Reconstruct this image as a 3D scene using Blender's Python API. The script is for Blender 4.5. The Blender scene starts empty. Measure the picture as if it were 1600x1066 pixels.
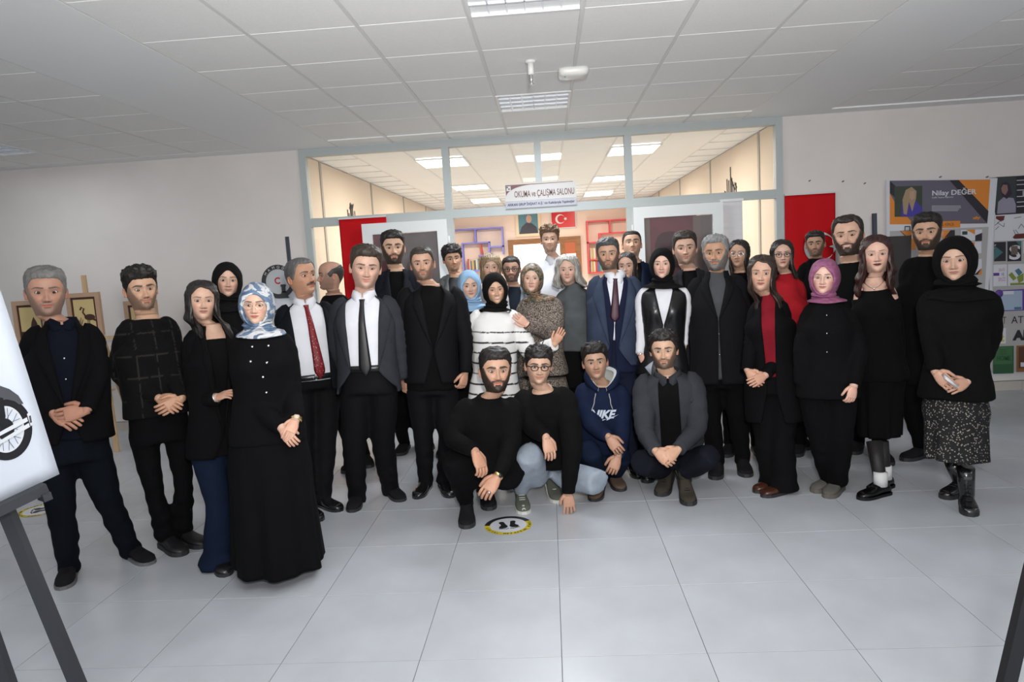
import bpy, math, random
import numpy as np

# ------------------------------------------------------------------ camera, light, exposure
scn = bpy.context.scene
COL = scn.collection
R = math.radians
CAM_F, CAM_YAW, CAM_PITCH, CAM_ROLL, CAM_H = 1081.6, -0.0588, -0.117, -0.0585, 1.657
_cy, _sy, _cp, _sp = math.cos(CAM_YAW), math.sin(CAM_YAW), math.cos(CAM_PITCH), math.sin(CAM_PITCH)
FW = np.array([_sy*_cp, _cy*_cp, _sp]); _r0 = np.array([_cy, -_sy, 0.0]); _u0 = np.cross(_r0, FW)
RT = _r0*math.cos(CAM_ROLL)+_u0*math.sin(CAM_ROLL); UP = -_r0*math.sin(CAM_ROLL)+_u0*math.cos(CAM_ROLL)
EYE = np.array([0, 0, CAM_H])
from mathutils import Matrix
cam_d = bpy.data.cameras.new('camera'); cam = bpy.data.objects.new('camera', cam_d); COL.objects.link(cam)
cam_d.sensor_width = 36.0; cam_d.lens = 36.0*CAM_F/1600.0; cam_d.clip_end = 100
M = Matrix([[RT[0], UP[0], -FW[0], 0], [RT[1], UP[1], -FW[1], 0], [RT[2], UP[2], -FW[2], CAM_H], [0, 0, 0, 1]])
cam.matrix_world = M
scn.camera = cam
scn.view_settings.view_transform = 'Standard'; scn.view_settings.look = 'None'
scn.view_settings.exposure = 0.0; scn.view_settings.gamma = 1.0
try: scn.view_settings.use_curve_mapping = False
except Exception: pass
world = bpy.data.worlds.new('world'); scn.world = world; world.use_nodes = True
world.node_tree.nodes['Background'].inputs['Color'].default_value = (0.90, 0.94, 1.0, 1)
world.node_tree.nodes['Background'].inputs['Strength'].default_value = WORLD_S = 1.08

def area(name, loc, rot, sx, sy, power, color=(1, 1, 1)):
    l = bpy.data.lights.new(name, 'AREA'); l.shape = 'RECTANGLE'; l.size = sx; l.size_y = sy
    l.energy = power; l.color = color
    o = bpy.data.objects.new(name, l); COL.objects.link(o); o.location = loc; o.rotation_euler = rot
    return o
# the camera's flash, a little above and right of the lens
_fl = bpy.data.lights.new('camera_flash', 'SPOT'); _fl.energy = 260; _fl.spot_size = R(96); _fl.spot_blend = 1.0; _fl.shadow_soft_size = .04; _fl.color = (1.0, .97, .93)
_fo = bpy.data.objects.new('camera_flash', _fl); COL.objects.link(_fo); _fo.location = (0.12, 0.05, 1.86); _fo.rotation_euler = (R(97), 0, 0)
# the flash head also throws light up against the ceiling
area('camera_flash_bounce', (0.12, -0.1, 1.95), (R(180-50), 0, 0), 0.12, 0.12, 150, (1.0, 0.98, 0.95))
# hall fixtures (recessed 60x60 louvre lamps) and reading-room panels
HALL_LAMPS = [(-0.053, 5.92), (-0.053, 3.52), (-0.053, 1.0), (-5.1, 6.27), (-5.1, 3.5), (4.9, 3.5), (-5.1, 0.9), (4.9, 0.9)]
for (x, y) in HALL_LAMPS:
    area('ceiling_lamp_light', (x, y, 2.905), (0, 0, 0), 0.56, 0.56, 46 if y > 5 and abs(x) < 1 else 11, (0.90, 0.95, 1.0))
ROOM_LAMPS = [(x, y) for y in (9.0, 12.1, 15.1) for x in (-1.27, 1.13)]
for (x, y) in ROOM_LAMPS:
    area('panel_lamp_light', (x, y, 2.90), (0, 0, 0), 0.56, 0.7, 60, (1.0, 0.91, 0.80))

# ------------------------------------------------------------------ helpers
def at(px, py, Y):
    d = FW+RT*((px-800)/CAM_F)-UP*((py-533)/CAM_F); return EYE+d*(Y/d[1])
def floor_at(px, py, Z=0.0):
    d = FW+RT*((px-800)/CAM_F)-UP*((py-533)/CAM_F); return EYE+d*((Z-CAM_H)/d[2])
def V(*a): return np.array(a, float)
def nrm(v): return v/(np.linalg.norm(v)+1e-12)
def sst(a, b, x):
    t = np.clip((np.asarray(x, float)-a)/(b-a), 0, 1); return t*t*(3-2*t)
def wn(p, fr, seed=0.0):                      # cheap smooth noise from folded sines
    x, y, z = p[..., 0]*fr+seed*3.1, p[..., 1]*fr+seed*1.7, p[..., 2]*fr+seed*5.3
    return (np.sin(x*1.7+2.1*np.sin(z*.9+y*.6))+np.sin(y*2.3+1.7*np.sin(x*1.1-z*.7)+1.3)+np.sin(z*1.9+1.9*np.sin(y*1.3+x*.8)+4.1))/3

MATS = {}
def mat(name, col, rough=0.6, metal=0.0, spec=0.5, noise=0.0, nscale=30, bump=0.0, bscale=200, vcol=False, emit=None, es=1.0, sheen=0.0, stretch=None, coat=0.0):
    if name in MATS: return MATS[name]
    m = bpy.data.materials.new(name); m.use_nodes = True; nt = m.node_tree; b = nt.nodes['Principled BSDF']
    b.inputs['Base Color'].default_value = (*col, 1); b.inputs['Roughness'].default_value = rough
    b.inputs['Metallic'].default_value = metal; b.inputs['Specular IOR Level'].default_value = spec
    if coat: b.inputs['Coat Weight'].default_value = coat
    if sheen: b.inputs['Sheen Weight'].default_value = sheen
    if emit: b.inputs['Emission Color'].default_value = (*emit, 1); b.inputs['Emission Strength'].default_value = es
    tc = nt.nodes.new('ShaderNodeTexCoord'); vec = tc.outputs['Object']
    if stretch:
        mp = nt.nodes.new('ShaderNodeMapping'); mp.inputs['Scale'].default_value = stretch; nt.links.new(vec, mp.inputs[0]); vec = mp.outputs[0]
    src = None
    if vcol:
        a = nt.nodes.new('ShaderNodeAttribute'); a.attribute_name = 'Col'; src = a.outputs['Color']
    if noise > 0:
        n = nt.nodes.new('ShaderNodeTexNoise'); n.inputs['Scale'].default_value = nscale; n.inputs['Detail'].default_value = 5
        nt.links.new(vec, n.inputs['Vector'])
        mr = nt.nodes.new('ShaderNodeMapRange'); mr.inputs[1].default_value = .3; mr.inputs[2].default_value = .7
        mr.inputs[3].default_value = 1-noise; mr.inputs[4].default_value = 1+noise; nt.links.new(n.outputs['Fac'], mr.inputs[0])
        mx = nt.nodes.new('ShaderNodeVectorMath'); mx.operation = 'SCALE'
        if src: nt.links.new(src, mx.inputs[0])
        else: mx.inputs[0].default_value = col
        nt.links.new(mr.outputs[0], mx.inputs['Scale']); src = mx.outputs[0]
    if src: nt.links.new(src, b.inputs['Base Color'])
    if bump > 0:
        n = nt.nodes.new('ShaderNodeTexNoise'); n.inputs['Scale'].default_value = bscale; n.inputs['Detail'].default_value = 3
        nt.links.new(vec, n.inputs['Vector'])
        bp = nt.nodes.new('ShaderNodeBump'); bp.inputs['Strength'].default_value = bump; bp.inputs['Distance'].default_value = .004
        nt.links.new(n.outputs['Fac'], bp.inputs['Height']); nt.links.new(bp.outputs[0], b.inputs['Normal'])
    MATS[name] = m; return m
def fab(name, col, rough=.9, bump=.25, **k): return mat(name, col, rough, spec=.12, noise=.12, nscale=12, bump=bump, bscale=350, **k)

class MB:
    """collects grids, tubes and boxes (numpy) and links them as one mesh object"""
    def __init__(s): s.v = []; s.f = []; s.c = []; s.n = 0; s.mi = []
    def add(s, v, f, c=None, mi=0):
        v = np.asarray(v, float).reshape(-1, 3)
        s.v.append(v)
        s.c.append(np.broadcast_to(np.asarray((1, 1, 1) if c is None else c, float), (len(v), 3)))
        for q in f: s.f.append(tuple(int(i)+s.n for i in q)); s.mi.append(mi)
        s.n += len(v)
    def addq(s, v, q, c=None, mi=0):
        s.add(v, np.asarray(q).tolist(), c, mi)
    def grid(s, g, closed=True, cap0=False, cap1=False, c=None, mi=0, flip=False):
        g = np.asarray(g, float); n, m = g.shape[:2]
        i = np.arange(n-1)[:, None]; j = np.arange(m if closed else m-1)[None, :]; k = (j+1) % m
        q = np.stack([i*m+j, i*m+k, (i+1)*m+k, (i+1)*m+j], -1).reshape(-1, 4)
        if flip: q = q[:, ::-1]
        f = q.tolist()
        if cap0: f.append(list(range(m))[::-1] if not flip else list(range(m)))
        if cap1: f.append([(n-1)*m+t for t in (range(m) if not flip else list(range(m))[::-1])])
        if c is not None: c = np.asarray(c).reshape(-1, 3) if np.ndim(c) > 1 else c
        s.add(g.reshape(-1, 3), f, c, mi)
    def tube(s, pts, rad, seg=10, caps=True, c=None, mi=0, squash=None, up=None):
        pts = np.asarray(pts, float); n = len(pts); rad = np.broadcast_to(np.asarray(rad, float), (n,))
        T = np.gradient(pts, axis=0); T /= np.linalg.norm(T, axis=1)[:, None]+1e-12
        ref = V(*(up if up is not None else (0, 0, 1) if abs(T[0][2]) < .9 else (0, -1, 0)))
        N = nrm(ref-T[0]*ref.dot(T[0])); rings = []
        a = np.linspace(0, 2*np.pi, seg, endpoint=False)
        for i in range(n):
            N = nrm(N-T[i]*N.dot(T[i])); B = np.cross(T[i], N)
            sq = 1 if squash is None else squash
            rings.append(pts[i]+rad[i]*(np.cos(a)[:, None]*N*sq+np.sin(a)[:, None]*B))
        s.grid(rings, True, caps, caps, c, mi)
    def box(s, c0, c1, c=None, mi=0, bev=0.0):
        x0, y0, z0 = np.minimum(c0, c1); x1, y1, z1 = np.maximum(c0, c1)
        v = [(x0, y0, z0), (x1, y0, z0), (x1, y1, z0), (x0, y1, z0), (x0, y0, z1), (x1, y0, z1), (x1, y1, z1), (x0, y1, z1)]
        s.add(v, [(0, 3, 2, 1), (4, 5, 6, 7), (0, 1, 5, 4), (1, 2, 6, 5), (2, 3, 7, 6), (3, 0, 4, 7)], c, mi)
    def bar(s, p, q, w, d, side=(0, 1, 0), c=None, mi=0):     # rectangular bar from p to q
        p, q = V(*p), V(*q); T = nrm(q-p); S = V(*side); S = nrm(S-T*S.dot(T)); B = np.cross(T, S)
        v = [e+sx*B*w/2+sy*S*d/2 for e in (p, q) for sx, sy in ((-1, -1), (1, -1), (1, 1), (-1, 1))]
        s.add(v, [(0, 3, 2, 1), (4, 5, 6, 7), (0, 1, 5, 4), (1, 2, 6, 5), (2, 3, 7, 6), (3, 0, 4, 7)], c, mi)
    def sphere(s, c0, r, n=8, m=12, c=None, sc=(1, 1, 1), mi=0):
        t = np.linspace(0.001, np.pi-.001, n)[:, None]; a = np.linspace(0, 2*np.pi, m, endpoint=False)[None]
        g = np.stack([np.sin(t)*np.cos(a)*sc[0], np.sin(t)*np.sin(a)*sc[1], np.cos(t)*sc[2]+0*a], -1)*r+np.asarray(c0)
        s.grid(g, True, True, True, c, mi, flip=True)
    def poly(s, pts, thick, nrmv=(0, -1, 0), c=None, mi=0):    # thin extruded polygon
        pts = np.asarray(pts, float); n = len(pts); b = pts-np.asarray(nrmv)*thick
        f = [list(range(n)), [n+i for i in range(n)][::-1]]+[[i, n+i, n+(i+1) % n, (i+1) % n] for i in range(n)]
        s.add(np.vstack([pts, b]), f, c, mi)
    def mesh(s, name, base=(0, 0, 0), smooth=True):
        v = np.vstack(s.v)-np.asarray(base); me = bpy.data.meshes.new(name)
        me.vertices.add(len(v)); me.vertices.foreach_set('co', v.astype(np.float32).ravel())
        tot = np.array([len(q) for q in s.f], np.int32); idx = np.concatenate([np.asarray(q, np.int32) for q in s.f]) if s.f else np.zeros(0, np.int32)
        me.loops.add(len(idx)); me.loops.foreach_set('vertex_index', idx)
        me.polygons.add(len(tot)); st = np.concatenate([[0], np.cumsum(tot)[:-1]]).astype(np.int32)
        me.polygons.foreach_set('loop_start', st); me.polygons.foreach_set('loop_total', tot)
        me.polygons.foreach_set('use_smooth', np.full(len(tot), smooth)); me.polygons.foreach_set('material_index', np.array(s.mi, np.int32))
        me.update(calc_edges=True)
        c = np.vstack(s.c)
        if not np.allclose(c, 1):
            ca = me.color_attributes.new('Col', 'FLOAT_COLOR', 'POINT')
            ca.data.foreach_set('color', np.hstack([c, np.ones((len(c), 1))]).astype(np.float32).ravel())
        me.validate()
        return me
    def obj(s, name, mats, parent=None, base=(0, 0, 0), smooth=True):
        me = s.mesh(name, base, smooth)
        for m in (mats if isinstance(mats, (list, tuple)) else [mats]): me.materials.append(m)
        o = bpy.data.objects.new(name, me); COL.objects.link(o)
        if parent is not None: o.parent = parent
        return o

def remesh(mb, voxel=.014, smooth_it=3):
    """voxel-unions the closed shells of a builder; returns (verts, normals, quads)"""
    me = mb.mesh('tmp'); o = bpy.data.objects.new('tmp', me); COL.objects.link(o)
    m = o.modifiers.new('r', 'REMESH'); m.mode = 'VOXEL'; m.voxel_size = voxel
    if smooth_it:
        k = o.modifiers.new('s', 'SMOOTH'); k.iterations = smooth_it; k.factor = .5
    dg = bpy.context.evaluated_depsgraph_get(); ev = o.evaluated_get(dg); e = ev.to_mesh()
    v = np.empty(len(e.vertices)*3, np.float32); e.vertices.foreach_get('co', v); v = v.reshape(-1, 3).astype(float)
    n = np.empty(len(e.vertices)*3, np.float32); e.vertex_normals.foreach_get('vector', n); n = n.reshape(-1, 3).astype(float)
    li = np.empty(len(e.loops), np.int32); e.loops.foreach_get('vertex_index', li)
    lt = np.empty(len(e.polygons), np.int32); e.polygons.foreach_get('loop_total', lt)
    f = np.split(li, np.cumsum(lt)[:-1])
    ev.to_mesh_clear(); bpy.data.objects.remove(o); bpy.data.meshes.remove(me)
    return v, n, f

ORD = ['first', 'second', 'third', 'fourth', 'fifth', 'sixth', 'seventh', 'eighth', 'ninth', 'tenth', 'eleventh', 'twelfth', 'thirteenth']
def props(o, label=None, cat=None, group=None, kind=None):
    if label: o['label'] = label
    if cat: o['category'] = cat
    if group: o['group'] = group
    if kind: o['kind'] = kind
    return o
def empty(name, loc, rz=0.0, **k):
    o = bpy.data.objects.new(name, None); COL.objects.link(o); o.location = loc; o.rotation_euler = (0, 0, rz); o.empty_display_size = .1
    return props(o, **k)
def text_mb(mb, body, org, size, ux=(1, 0, 0), uy=(0, 0, 1), depth=.002, mi=0, font=None, align='LEFT', width=None, bold=0.0, shear=0.0, c=None):
    """adds real extruded lettering to a builder"""
    cu = bpy.data.curves.new('t', 'FONT'); cu.body = body; cu.size = size; cu.extrude = depth; cu.align_x = align; cu.offset = bold; cu.shear = shear
    cu.resolution_u = 3
    o = bpy.data.objects.new('t', cu); COL.objects.link(o)
    dg = bpy.context.evaluated_depsgraph_get(); ev = o.evaluated_get(dg); e = ev.to_mesh()
    v = np.array([x.co[:] for x in e.vertices]) if len(e.vertices) else np.zeros((0, 3))
    fs = [tuple(p.vertices) for p in e.polygons]
    ev.to_mesh_clear(); bpy.data.objects.remove(o); bpy.data.curves.remove(cu)
    if not len(v): return
    if width: v[:, 0] *= width/max(v[:, 0].max()-min(0, v[:, 0].min()), 1e-6)
    ux, uy = V(*ux), V(*uy); nz = np.cross(ux, uy)
    mb.add(np.asarray(org)+v[:, :1]*ux+v[:, 1:2]*uy+v[:, 2:3]*nz, fs, c, mi)
# ------------------------------------------------------------------ the hall
CE = 2.941; YW = 7.40
WALLM = mat('painted_wall', (.70, .66, .64), rough=.75, spec=.25, noise=.03, nscale=2.5, bump=.05, bscale=60)
ROOMW = mat('room_wall_cream', (.68, .58, .48), rough=.7, spec=.2)
ALU = mat('painted_aluminium', (.43, .47, .47), rough=.4, spec=.4); ALUW = mat('white_aluminium', (.72, .74, .74), rough=.35)
TILEF = mat('floor_porcelain', (.46, .48, .515), rough=.30, spec=.45, noise=.07, nscale=3.2, bump=.02, bscale=20); GROUT = mat('grout', (.10, .095, .09), rough=.9)
TILEC = mat('ceiling_mineral_tile', (.88, .88, .865), rough=.9, spec=.1, noise=.03, nscale=120, bump=.15, bscale=250); GRIDM = mat('ceiling_grid', (.72, .72, .70), rough=.6); DRYW = mat('ceiling_plaster', (.88, .89, .89), rough=.85, spec=.15)
def glassm(name, tint, gl=.12, rough=.02, refl=0.0):
    m = bpy.data.materials.new(name); m.use_nodes = True; nt = m.node_tree; nt.nodes.clear()
    o = nt.nodes.new('ShaderNodeOutputMaterial'); t = nt.nodes.new('ShaderNodeBsdfTransparent'); t.inputs[0].default_value = (*tint, 1)
    g = nt.nodes.new('ShaderNodeBsdfGlossy'); g.inputs['Roughness'].default_value = rough; f = nt.nodes.new('ShaderNodeFresnel'); f.inputs[0].default_value = 1.45; base = nt.nodes.new('ShaderNodeMath'); base.operation = 'ADD'; base.inputs[1].default_value = refl
    ma = nt.nodes.new('ShaderNodeMath'); ma.operation = 'MULTIPLY'; ma.inputs[1].default_value = gl/.04*.5; nt.links.new(f.outputs[0], ma.inputs[0])
    x = nt.nodes.new('ShaderNodeMixShader'); nt.links.new(ma.outputs[0], base.inputs[0]); nt.links.new(base.outputs[0], x.inputs[0]); nt.links.new(t.outputs[0], x.inputs[1]); nt.links.new(g.outputs[0], x.inputs[2]); nt.links.new(x.outputs[0], o.inputs[0]); return m
GLASS = glassm('clear_glass', (.96, .97, .96), .05); GLASSD = glassm('door_glass_tinted', (.80, .77, .77), .05, .10, .025)

def struct(name, mb, m, **k): return props(mb.obj(name, m, smooth=False), kind='structure', **k)
def child(name, mesh, parent, loc, m=None, rot=None):
    o = bpy.data.objects.new(name, mesh); COL.objects.link(o); o.parent = parent; o.location = loc
    if rot: o.rotation_euler = rot
    return o
def tilemesh(name, w, d, h, m, bev=.002, down=False):
    mb = MB(); x, y = w/2, d/2; b = bev
    for (z, i) in ((0, 0), (h-b, 0), (h, b)): mb.v.append(np.array([(-x+i, -y+i, z), (x-i, -y+i, z), (x-i, y-i, z), (-x+i, y-i, z)])); mb.c.append(np.ones((4, 3)))
    q = [(0, 1, 5, 4), (1, 2, 6, 5), (2, 3, 7, 6), (3, 0, 4, 7), (4, 5, 9, 8), (5, 6, 10, 9), (6, 7, 11, 10), (7, 4, 8, 11), (8, 9, 10, 11)]
    if down: mb.v = [p*V(1, 1, -1) for p in mb.v]
    mb.f = q; mb.mi = [0]*len(q); me = mb.mesh(name, smooth=False); me.materials.append(m); return me
# floor: grout bed and porcelain tiles
mb = MB(); mb.box((-9.5, -4, -.12), (9.5, YW, -.0015)); fl = struct('floor', mb, GROUT)
ft = tilemesh('floor_tile', .5975, .5975, .012, TILEF, .0012)
for j in range(-1, 8):
    y = 2.7194+.6*j+.3-.6
    for i in range(-11, 11):
        x = -.0293+.6*i+.3
        if y+.3 > YW: continue
        if abs(x) > (y+.6)*.80+.5: continue
        child('floor_tile', ft, fl, (x, y, -.012))
yb = 2.7194+.6*7
ft2 = tilemesh('floor_tile_cut', .5975, YW-yb-.003, .012, TILEF, .0012)
for i in range(-11, 10): child('floor_tile', ft2, fl, (-.0293+.6*i+.3, (yb+YW)/2, -.012))
# the floor outside the view keeps the same porcelain in one slab
mb = MB(); 
mb.box((-9.5, -4, -.004), (9.5, 2.7194-.6*2+0, 0)); near = mb.obj('floor_tile_far', TILEF, fl, smooth=False)
# baseboards
def baseboard(name, x0, x1):
    mb = MB(); mb.box((x0, YW-.006, 0), (x1, YW, .10)); b = struct(name, mb, GROUT)
    n = int((x1-x0)/.6+.99); me = tilemesh('baseboard_tile', .598, .010, .095, mat('skirting_porcelain', (.50, .46, .41), rough=.35), .001)
    for i in range(n):
        c = x0+.3+.6*i
        if c+.3 > x1+.35: break
        child('baseboard_tile', me, b, (min(c, x1-.3), YW-.011, 0))
baseboard('baseboard_left', -7.4, -2.60); baseboard('baseboard_right', 2.46, 7.2)
# walls
mb = MB()
mb.box((-9.5, YW, 0), (-2.58, YW+.2, CE)); mb.box((2.44, YW, 0), (9.5, YW+.2, CE)); wb_ = struct('wall_back', mb, WALLM)
mb = MB(); mb.box((-9.7, -4, 0), (-9.5, YW+.2, CE)); struct('wall_left', mb, WALLM)
mb = MB(); mb.box((9.5, -4, 0), (9.7, YW+.2, CE)); struct('wall_right', mb, WALLM)
# ceiling: plaster bands, then grids of mineral tiles
BL, BR = (-3.0, -2.153), (2.047, 2.84)
mb = MB(); mb.box((-9.5, -4, CE+.012), (9.5, YW, CE+.1)); ceil = struct('ceiling', mb, DRYW)
for nm, a, b in (('plaster_band', (BL[0], -4, CE-.002), (BL[1], YW, CE+.013)), ('plaster_band', (BR[0], -4, CE-.002), (BR[1], YW, CE+.013)), ('plaster_band', (-9.5, 7.17, CE-.002), (BL[0], YW, CE+.013)), ('plaster_band', (BR[1], 7.17, CE-.002), (9.5, YW, CE+.013))):
    mb = MB(); mb.box(a, b); mb.obj(nm, DRYW, ceil, smooth=False)
mb = MB()
ct = tilemesh('ceiling_tile', .577, .594, .012, TILEC, .002, True)
def ceil_grid(x0, nx, y0, ny, skip, ycut):
    for i in range(nx+1): mb.box((x0+.6*i-.011, y0, CE-.001), (x0+.6*i+.011, ycut, CE+.012))
    for j in range(ny+1):
        if y0+.6*j < ycut: mb.box((x0, y0+.6*j-.011, CE+.0015), (x0+.6*nx, y0+.6*j+.011, CE+.012))
    for i in range(nx):
        for j in range(ny):
            cx, cy = x0+.6*i+.3, y0+.6*j+.3
            if any(abs(cx-a) < .2 and abs(cy-b) < .2 for a, b in skip): continue
            if cy+.3 > ycut+.01: continue
            if cy < 1.6 and abs(cx) > 0: continue
            child('ceiling_tile', ct, ceil, (cx, cy, CE+.0115))
ceil_grid(-2.153, 7, 1.418, 10, HALL_LAMPS, YW-.02)
ceil_grid(-6.6, 6, 1.77, 9, HALL_LAMPS, 7.17); ceil_grid(2.84, 6, 1.62, 9, HALL_LAMPS, 7.02)
cut = tilemesh('ceiling_tile_cut', .577, .34, .012, TILEC, .002, True)
for i in range(7): child('ceiling_tile', cut, ceil, (-2.153+.6*i+.3, 7.190, CE+.0115))
mb.obj('ceiling_grid', GRIDM, ceil, smooth=False)['kind'] = 'stuff'
# recessed louvre lamps
TUBE = mat('lamp_tube', (1, 1, 1), emit=(.82, .90, 1.0), es=7); LOUV = mat('mirror_louvre', (.75, .80, .88), rough=.3, metal=.35); LBACK = mat('lamp_reflector', (.55, .62, .72), rough=.3, emit=(.50, .64, .95), es=1.2)
def louvre_lamp(x, y, label, seen=True):
    r = empty('ceiling_light', (x, y, CE-.002), label=label, cat='ceiling light', group='recessed louvre ceiling lights')
    b = (x, y, CE-.002); z = CE-.004
    mb = MB()
    for (a0, a1, b0, b1) in ((-.298, .298, -.298, -.283), (-.298, .298, .283, .298), (-.298, -.283, -.283, .283), (.283, .298, -.283, .283)): mb.box((x+a0, y+b0, z-.004), (x+a1, y+b1, z+.02))
    mb.obj('frame', ALUW, r, b, False)
    mb = MB(); mb.box((x-.283, y-.283, z+.10), (x+.283, y+.283, z+.104)); mb.obj('reflector', LBACK, r, b, False)
    if seen:
        for k in range(4):
            mb = MB(); mb.tube([(x-.27, y-.21+.14*k, z+.075), (x+.27, y-.21+.14*k, z+.075)], .013, 10); mb.obj('tube', TUBE, r, b)
        for k in range(1, 6):
            mb = MB(); mb.box((x-.283+.0943*k-.004, y-.283, z+.004), (x-.283+.0943*k+.004, y+.283, z+.055)); mb.obj('louvre', LOUV, r, b, False)
        for k in range(1, 4):
            mb = MB(); mb.box((x-.283, y-.283+.1415*k-.006, z+.004), (x+.283, y-.283+.1415*k+.006, z+.06)); mb.obj('louvre_rail', LOUV, r, b, False)
LL = ['square louvre ceiling light above the doorway behind the sprinkler', 'square louvre ceiling light cut by the top edge, nearest the camera', None, 'square louvre ceiling light at the far left edge of the ceiling']
for i, (x, y) in enumerate(HALL_LAMPS):
    if i in (0, 1, 3): louvre_lamp(x, y, LL[i])
# sprinkler and sensor
r = empty('sprinkler', (-.05, 4.72, CE), label='white ceiling sprinkler hanging in front of the louvre light', cat='sprinkler'); b = (-.05, 4.72, CE); WP = mat('white_plastic', (.68, .68, .66), rough=.4)
mb = MB(); mb.tube([(b[0], b[1], CE), (b[0], b[1], CE-.012), (b[0], b[1], CE-.018)], [.035, .035, .022], 16); mb.obj('rosette', WP, r, b)
mb = MB(); mb.tube([(b[0], b[1], CE-.012), (b[0], b[1], CE-.085), (b[0], b[1], CE-.09)], [.02, .022, .012], 14); mb.obj('body', WP, r, b)
mb = MB(); mb.tube([(b[0], b[1], CE-.085), (b[0], b[1], CE-.145)], [.010, .010], 10); mb.tube([(b[0], b[1], CE-.145), (b[0], b[1], CE-.15)], [.018, .018], 12); mb.obj('nozzle', SILVM := mat('brushed_steel', (.6, .6, .6), rough=.3, metal=.8), r, b)
r = empty('smoke_detector', (.24, 5.02, CE), label='flat white access point box on the ceiling right of the sprinkler', cat='detector'); b = (.24, 5.02, CE)
mb = MB(); rows = []
for (s_, z_) in ((.105, CE), (.108, CE-.02), (.100, CE-.045), (.070, CE-.055)): rows.append([(b[0]+s_*1.0*math.copysign(abs(math.cos(t))**.45, math.cos(t)), b[1]+s_*.8*math.copysign(abs(math.sin(t))**.45, math.sin(t)), z_) for t in np.linspace(0, 2*math.pi, 28, endpoint=False)])
mb.grid(np.array(rows), True, True, True); mb.obj('housing', WP, r, b)
mb = MB(); mb.sphere((b[0]-.06, b[1]-.05, CE-.055), .006, 6, 8); mb.obj('indicator', mat('indicator', (.1, .3, .2), rough=.2), r, b)

# ------------------------------------------------------------------ glazed partition with the doorway
FX0, FX1 = -2.58, 2.44; TZ0, TZ1 = 2.125, 2.215; TOPZ = 2.86; yF = YW-.03; yB = YW+.06
part = MB(); mb = MB()
fr_ = empty('door_frame', (0, YW, 0), kind='structure'); fr_.name = 'door_1'
def fbar(n, a, b, m=ALU, par=None): mb = MB(); mb.box(a, b); return mb.obj(n, m, par or fr_, (0, YW, 0), False)
fbar('head_rail', (FX0, yF, TOPZ), (FX1, yB, CE-.0)); fbar('transom', (FX0+.07, yF+.001, TZ0), (FX1-.07, yB, TZ1))
fbar('jamb', (FX0, yF, 0), (FX0+.07, yB, TOPZ)); fbar('jamb', (FX1-.07, yF, 0), (FX1, yB, TOPZ))
MX = [(-1.02, .075), (-.055, .07), (.878, .075)]
for i, (x, w) in enumerate(MX):
    fbar('mullion', (x-w/2, yF+.002, TZ1), (x+w/2, yB, TOPZ))
    if i != 1: fbar('mullion', (x-w/2, yF+.003, 0), (x+w/2, yB, TZ0))
fbar('sill_rail', (FX0+.07, yF+.002, 0), (-1.06, yB, .12)); fbar('sill_rail', (.915, yF+.002, 0), (FX1-.07, yB, .12))
xs = [FX0+.07, -1.0575, -.9825, -.09, -.02, .8405, .9155, FX1-.07]
for k in range(4): fbar('pane', (xs[2*k], YW+.012, TZ1), (xs[2*k+1], YW+.018, TOPZ), GLASS)
fbar('pane', (xs[0], YW+.012, .12), (-1.0575, YW+.018, TZ0), GLASS); fbar('pane', (.9155, YW+.012, .12), (xs[7], YW+.018, TZ0), GLASS)
# two door leaves swung open against the side lights
GSH = mat('grey_stand_in_sheet', (.34, .33, .32), rough=.6, noise=.15, nscale=4); RSH = mat('maroon_stand_in_sheet', (.34, .085, .10), rough=.5, noise=.25, nscale=3); DSH = mat('dark_fez_shape', (.12, .015, .02), rough=.5); CSH = mat('beige_stand_in_strip', (.42, .36, .30), rough=.6)  # sheets added behind the glass, coloured for what shows and reflects in it
def leaf(n, x0, x1, yo, lab, hx, sheets=()):
    r = empty(n, ((x0+x1)/2, yo, 0), kind='structure', label=lab); b = ((x0+x1)/2, yo, 0)
    z0, z1 = .012, 2.115; w = .105
    def p(nm, a, c, m=ALUW): mb = MB(); mb.box(a, c); return mb.obj(nm, m, r, b, False)
    p('stile', (x0, yo-.022, z0), (x0+w, yo+.022, z1)); p('stile', (x1-w, yo-.022, z0), (x1, yo+.022, z1)); p('top_rail', (x0+w, yo-.0215, z1-.115), (x1-w, yo+.0215, z1)); p('bottom_rail', (x0+w, yo-.0215, z0), (x1-w, yo+.0215, z0+.12)); p('middle_rail', (x0+w, yo-.0215, .78), (x1-w, yo+.0215, .88))
    p('glazing', (x0+w, yo-.003, .88), (x1-w, yo+.003, z1-.115), GLASSD); p('lower_panel', (x0+w, yo-.008, z0+.12), (x1-w, yo+.008, .78), mat('grey_panel', (.40, .43, .46), rough=.45))
    for (u0, u1, mm) in sheets: p('stand_in_sheet', (x0+w+u0, yo+.008, .90), (x0+w+u1, yo+.011, z1-.12), mm)
    hxx = x1-.03 if hx > 0 else x0+.03
    for z in (.3, 1.05, 1.85):
        mb = MB(); mb.tube([(hxx+(.04 if hx > 0 else -.04), yo+.012, z), (hxx+(.04 if hx > 0 else -.04), yo+.012, z+.09)], .011, 10); mb.obj('hinge', ALUW, r, b)
    ex = x0+.045 if hx > 0 else x1-.045
    mb = MB(); mb.tube([(ex, yo-.024, 1.03), (ex, yo-.06, 1.03), (ex+(.11 if hx > 0 else -.11), yo-.06, 1.03)], .010, 8); mb.obj('handle', SILVM, r, b)
leaf('door_2', -1.93, -1.035, YW-.14, 'left white aluminium door leaf standing open', 1, ((0, .17, RSH), (.17, .685, GSH))); leaf('door_3', .895, 1.80, YW-.12, 'right white aluminium door leaf standing open', -1, ((0, .06, CSH), (.06, .50, RSH), (.50, .58, CSH), (.58, .695, GSH)))
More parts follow.
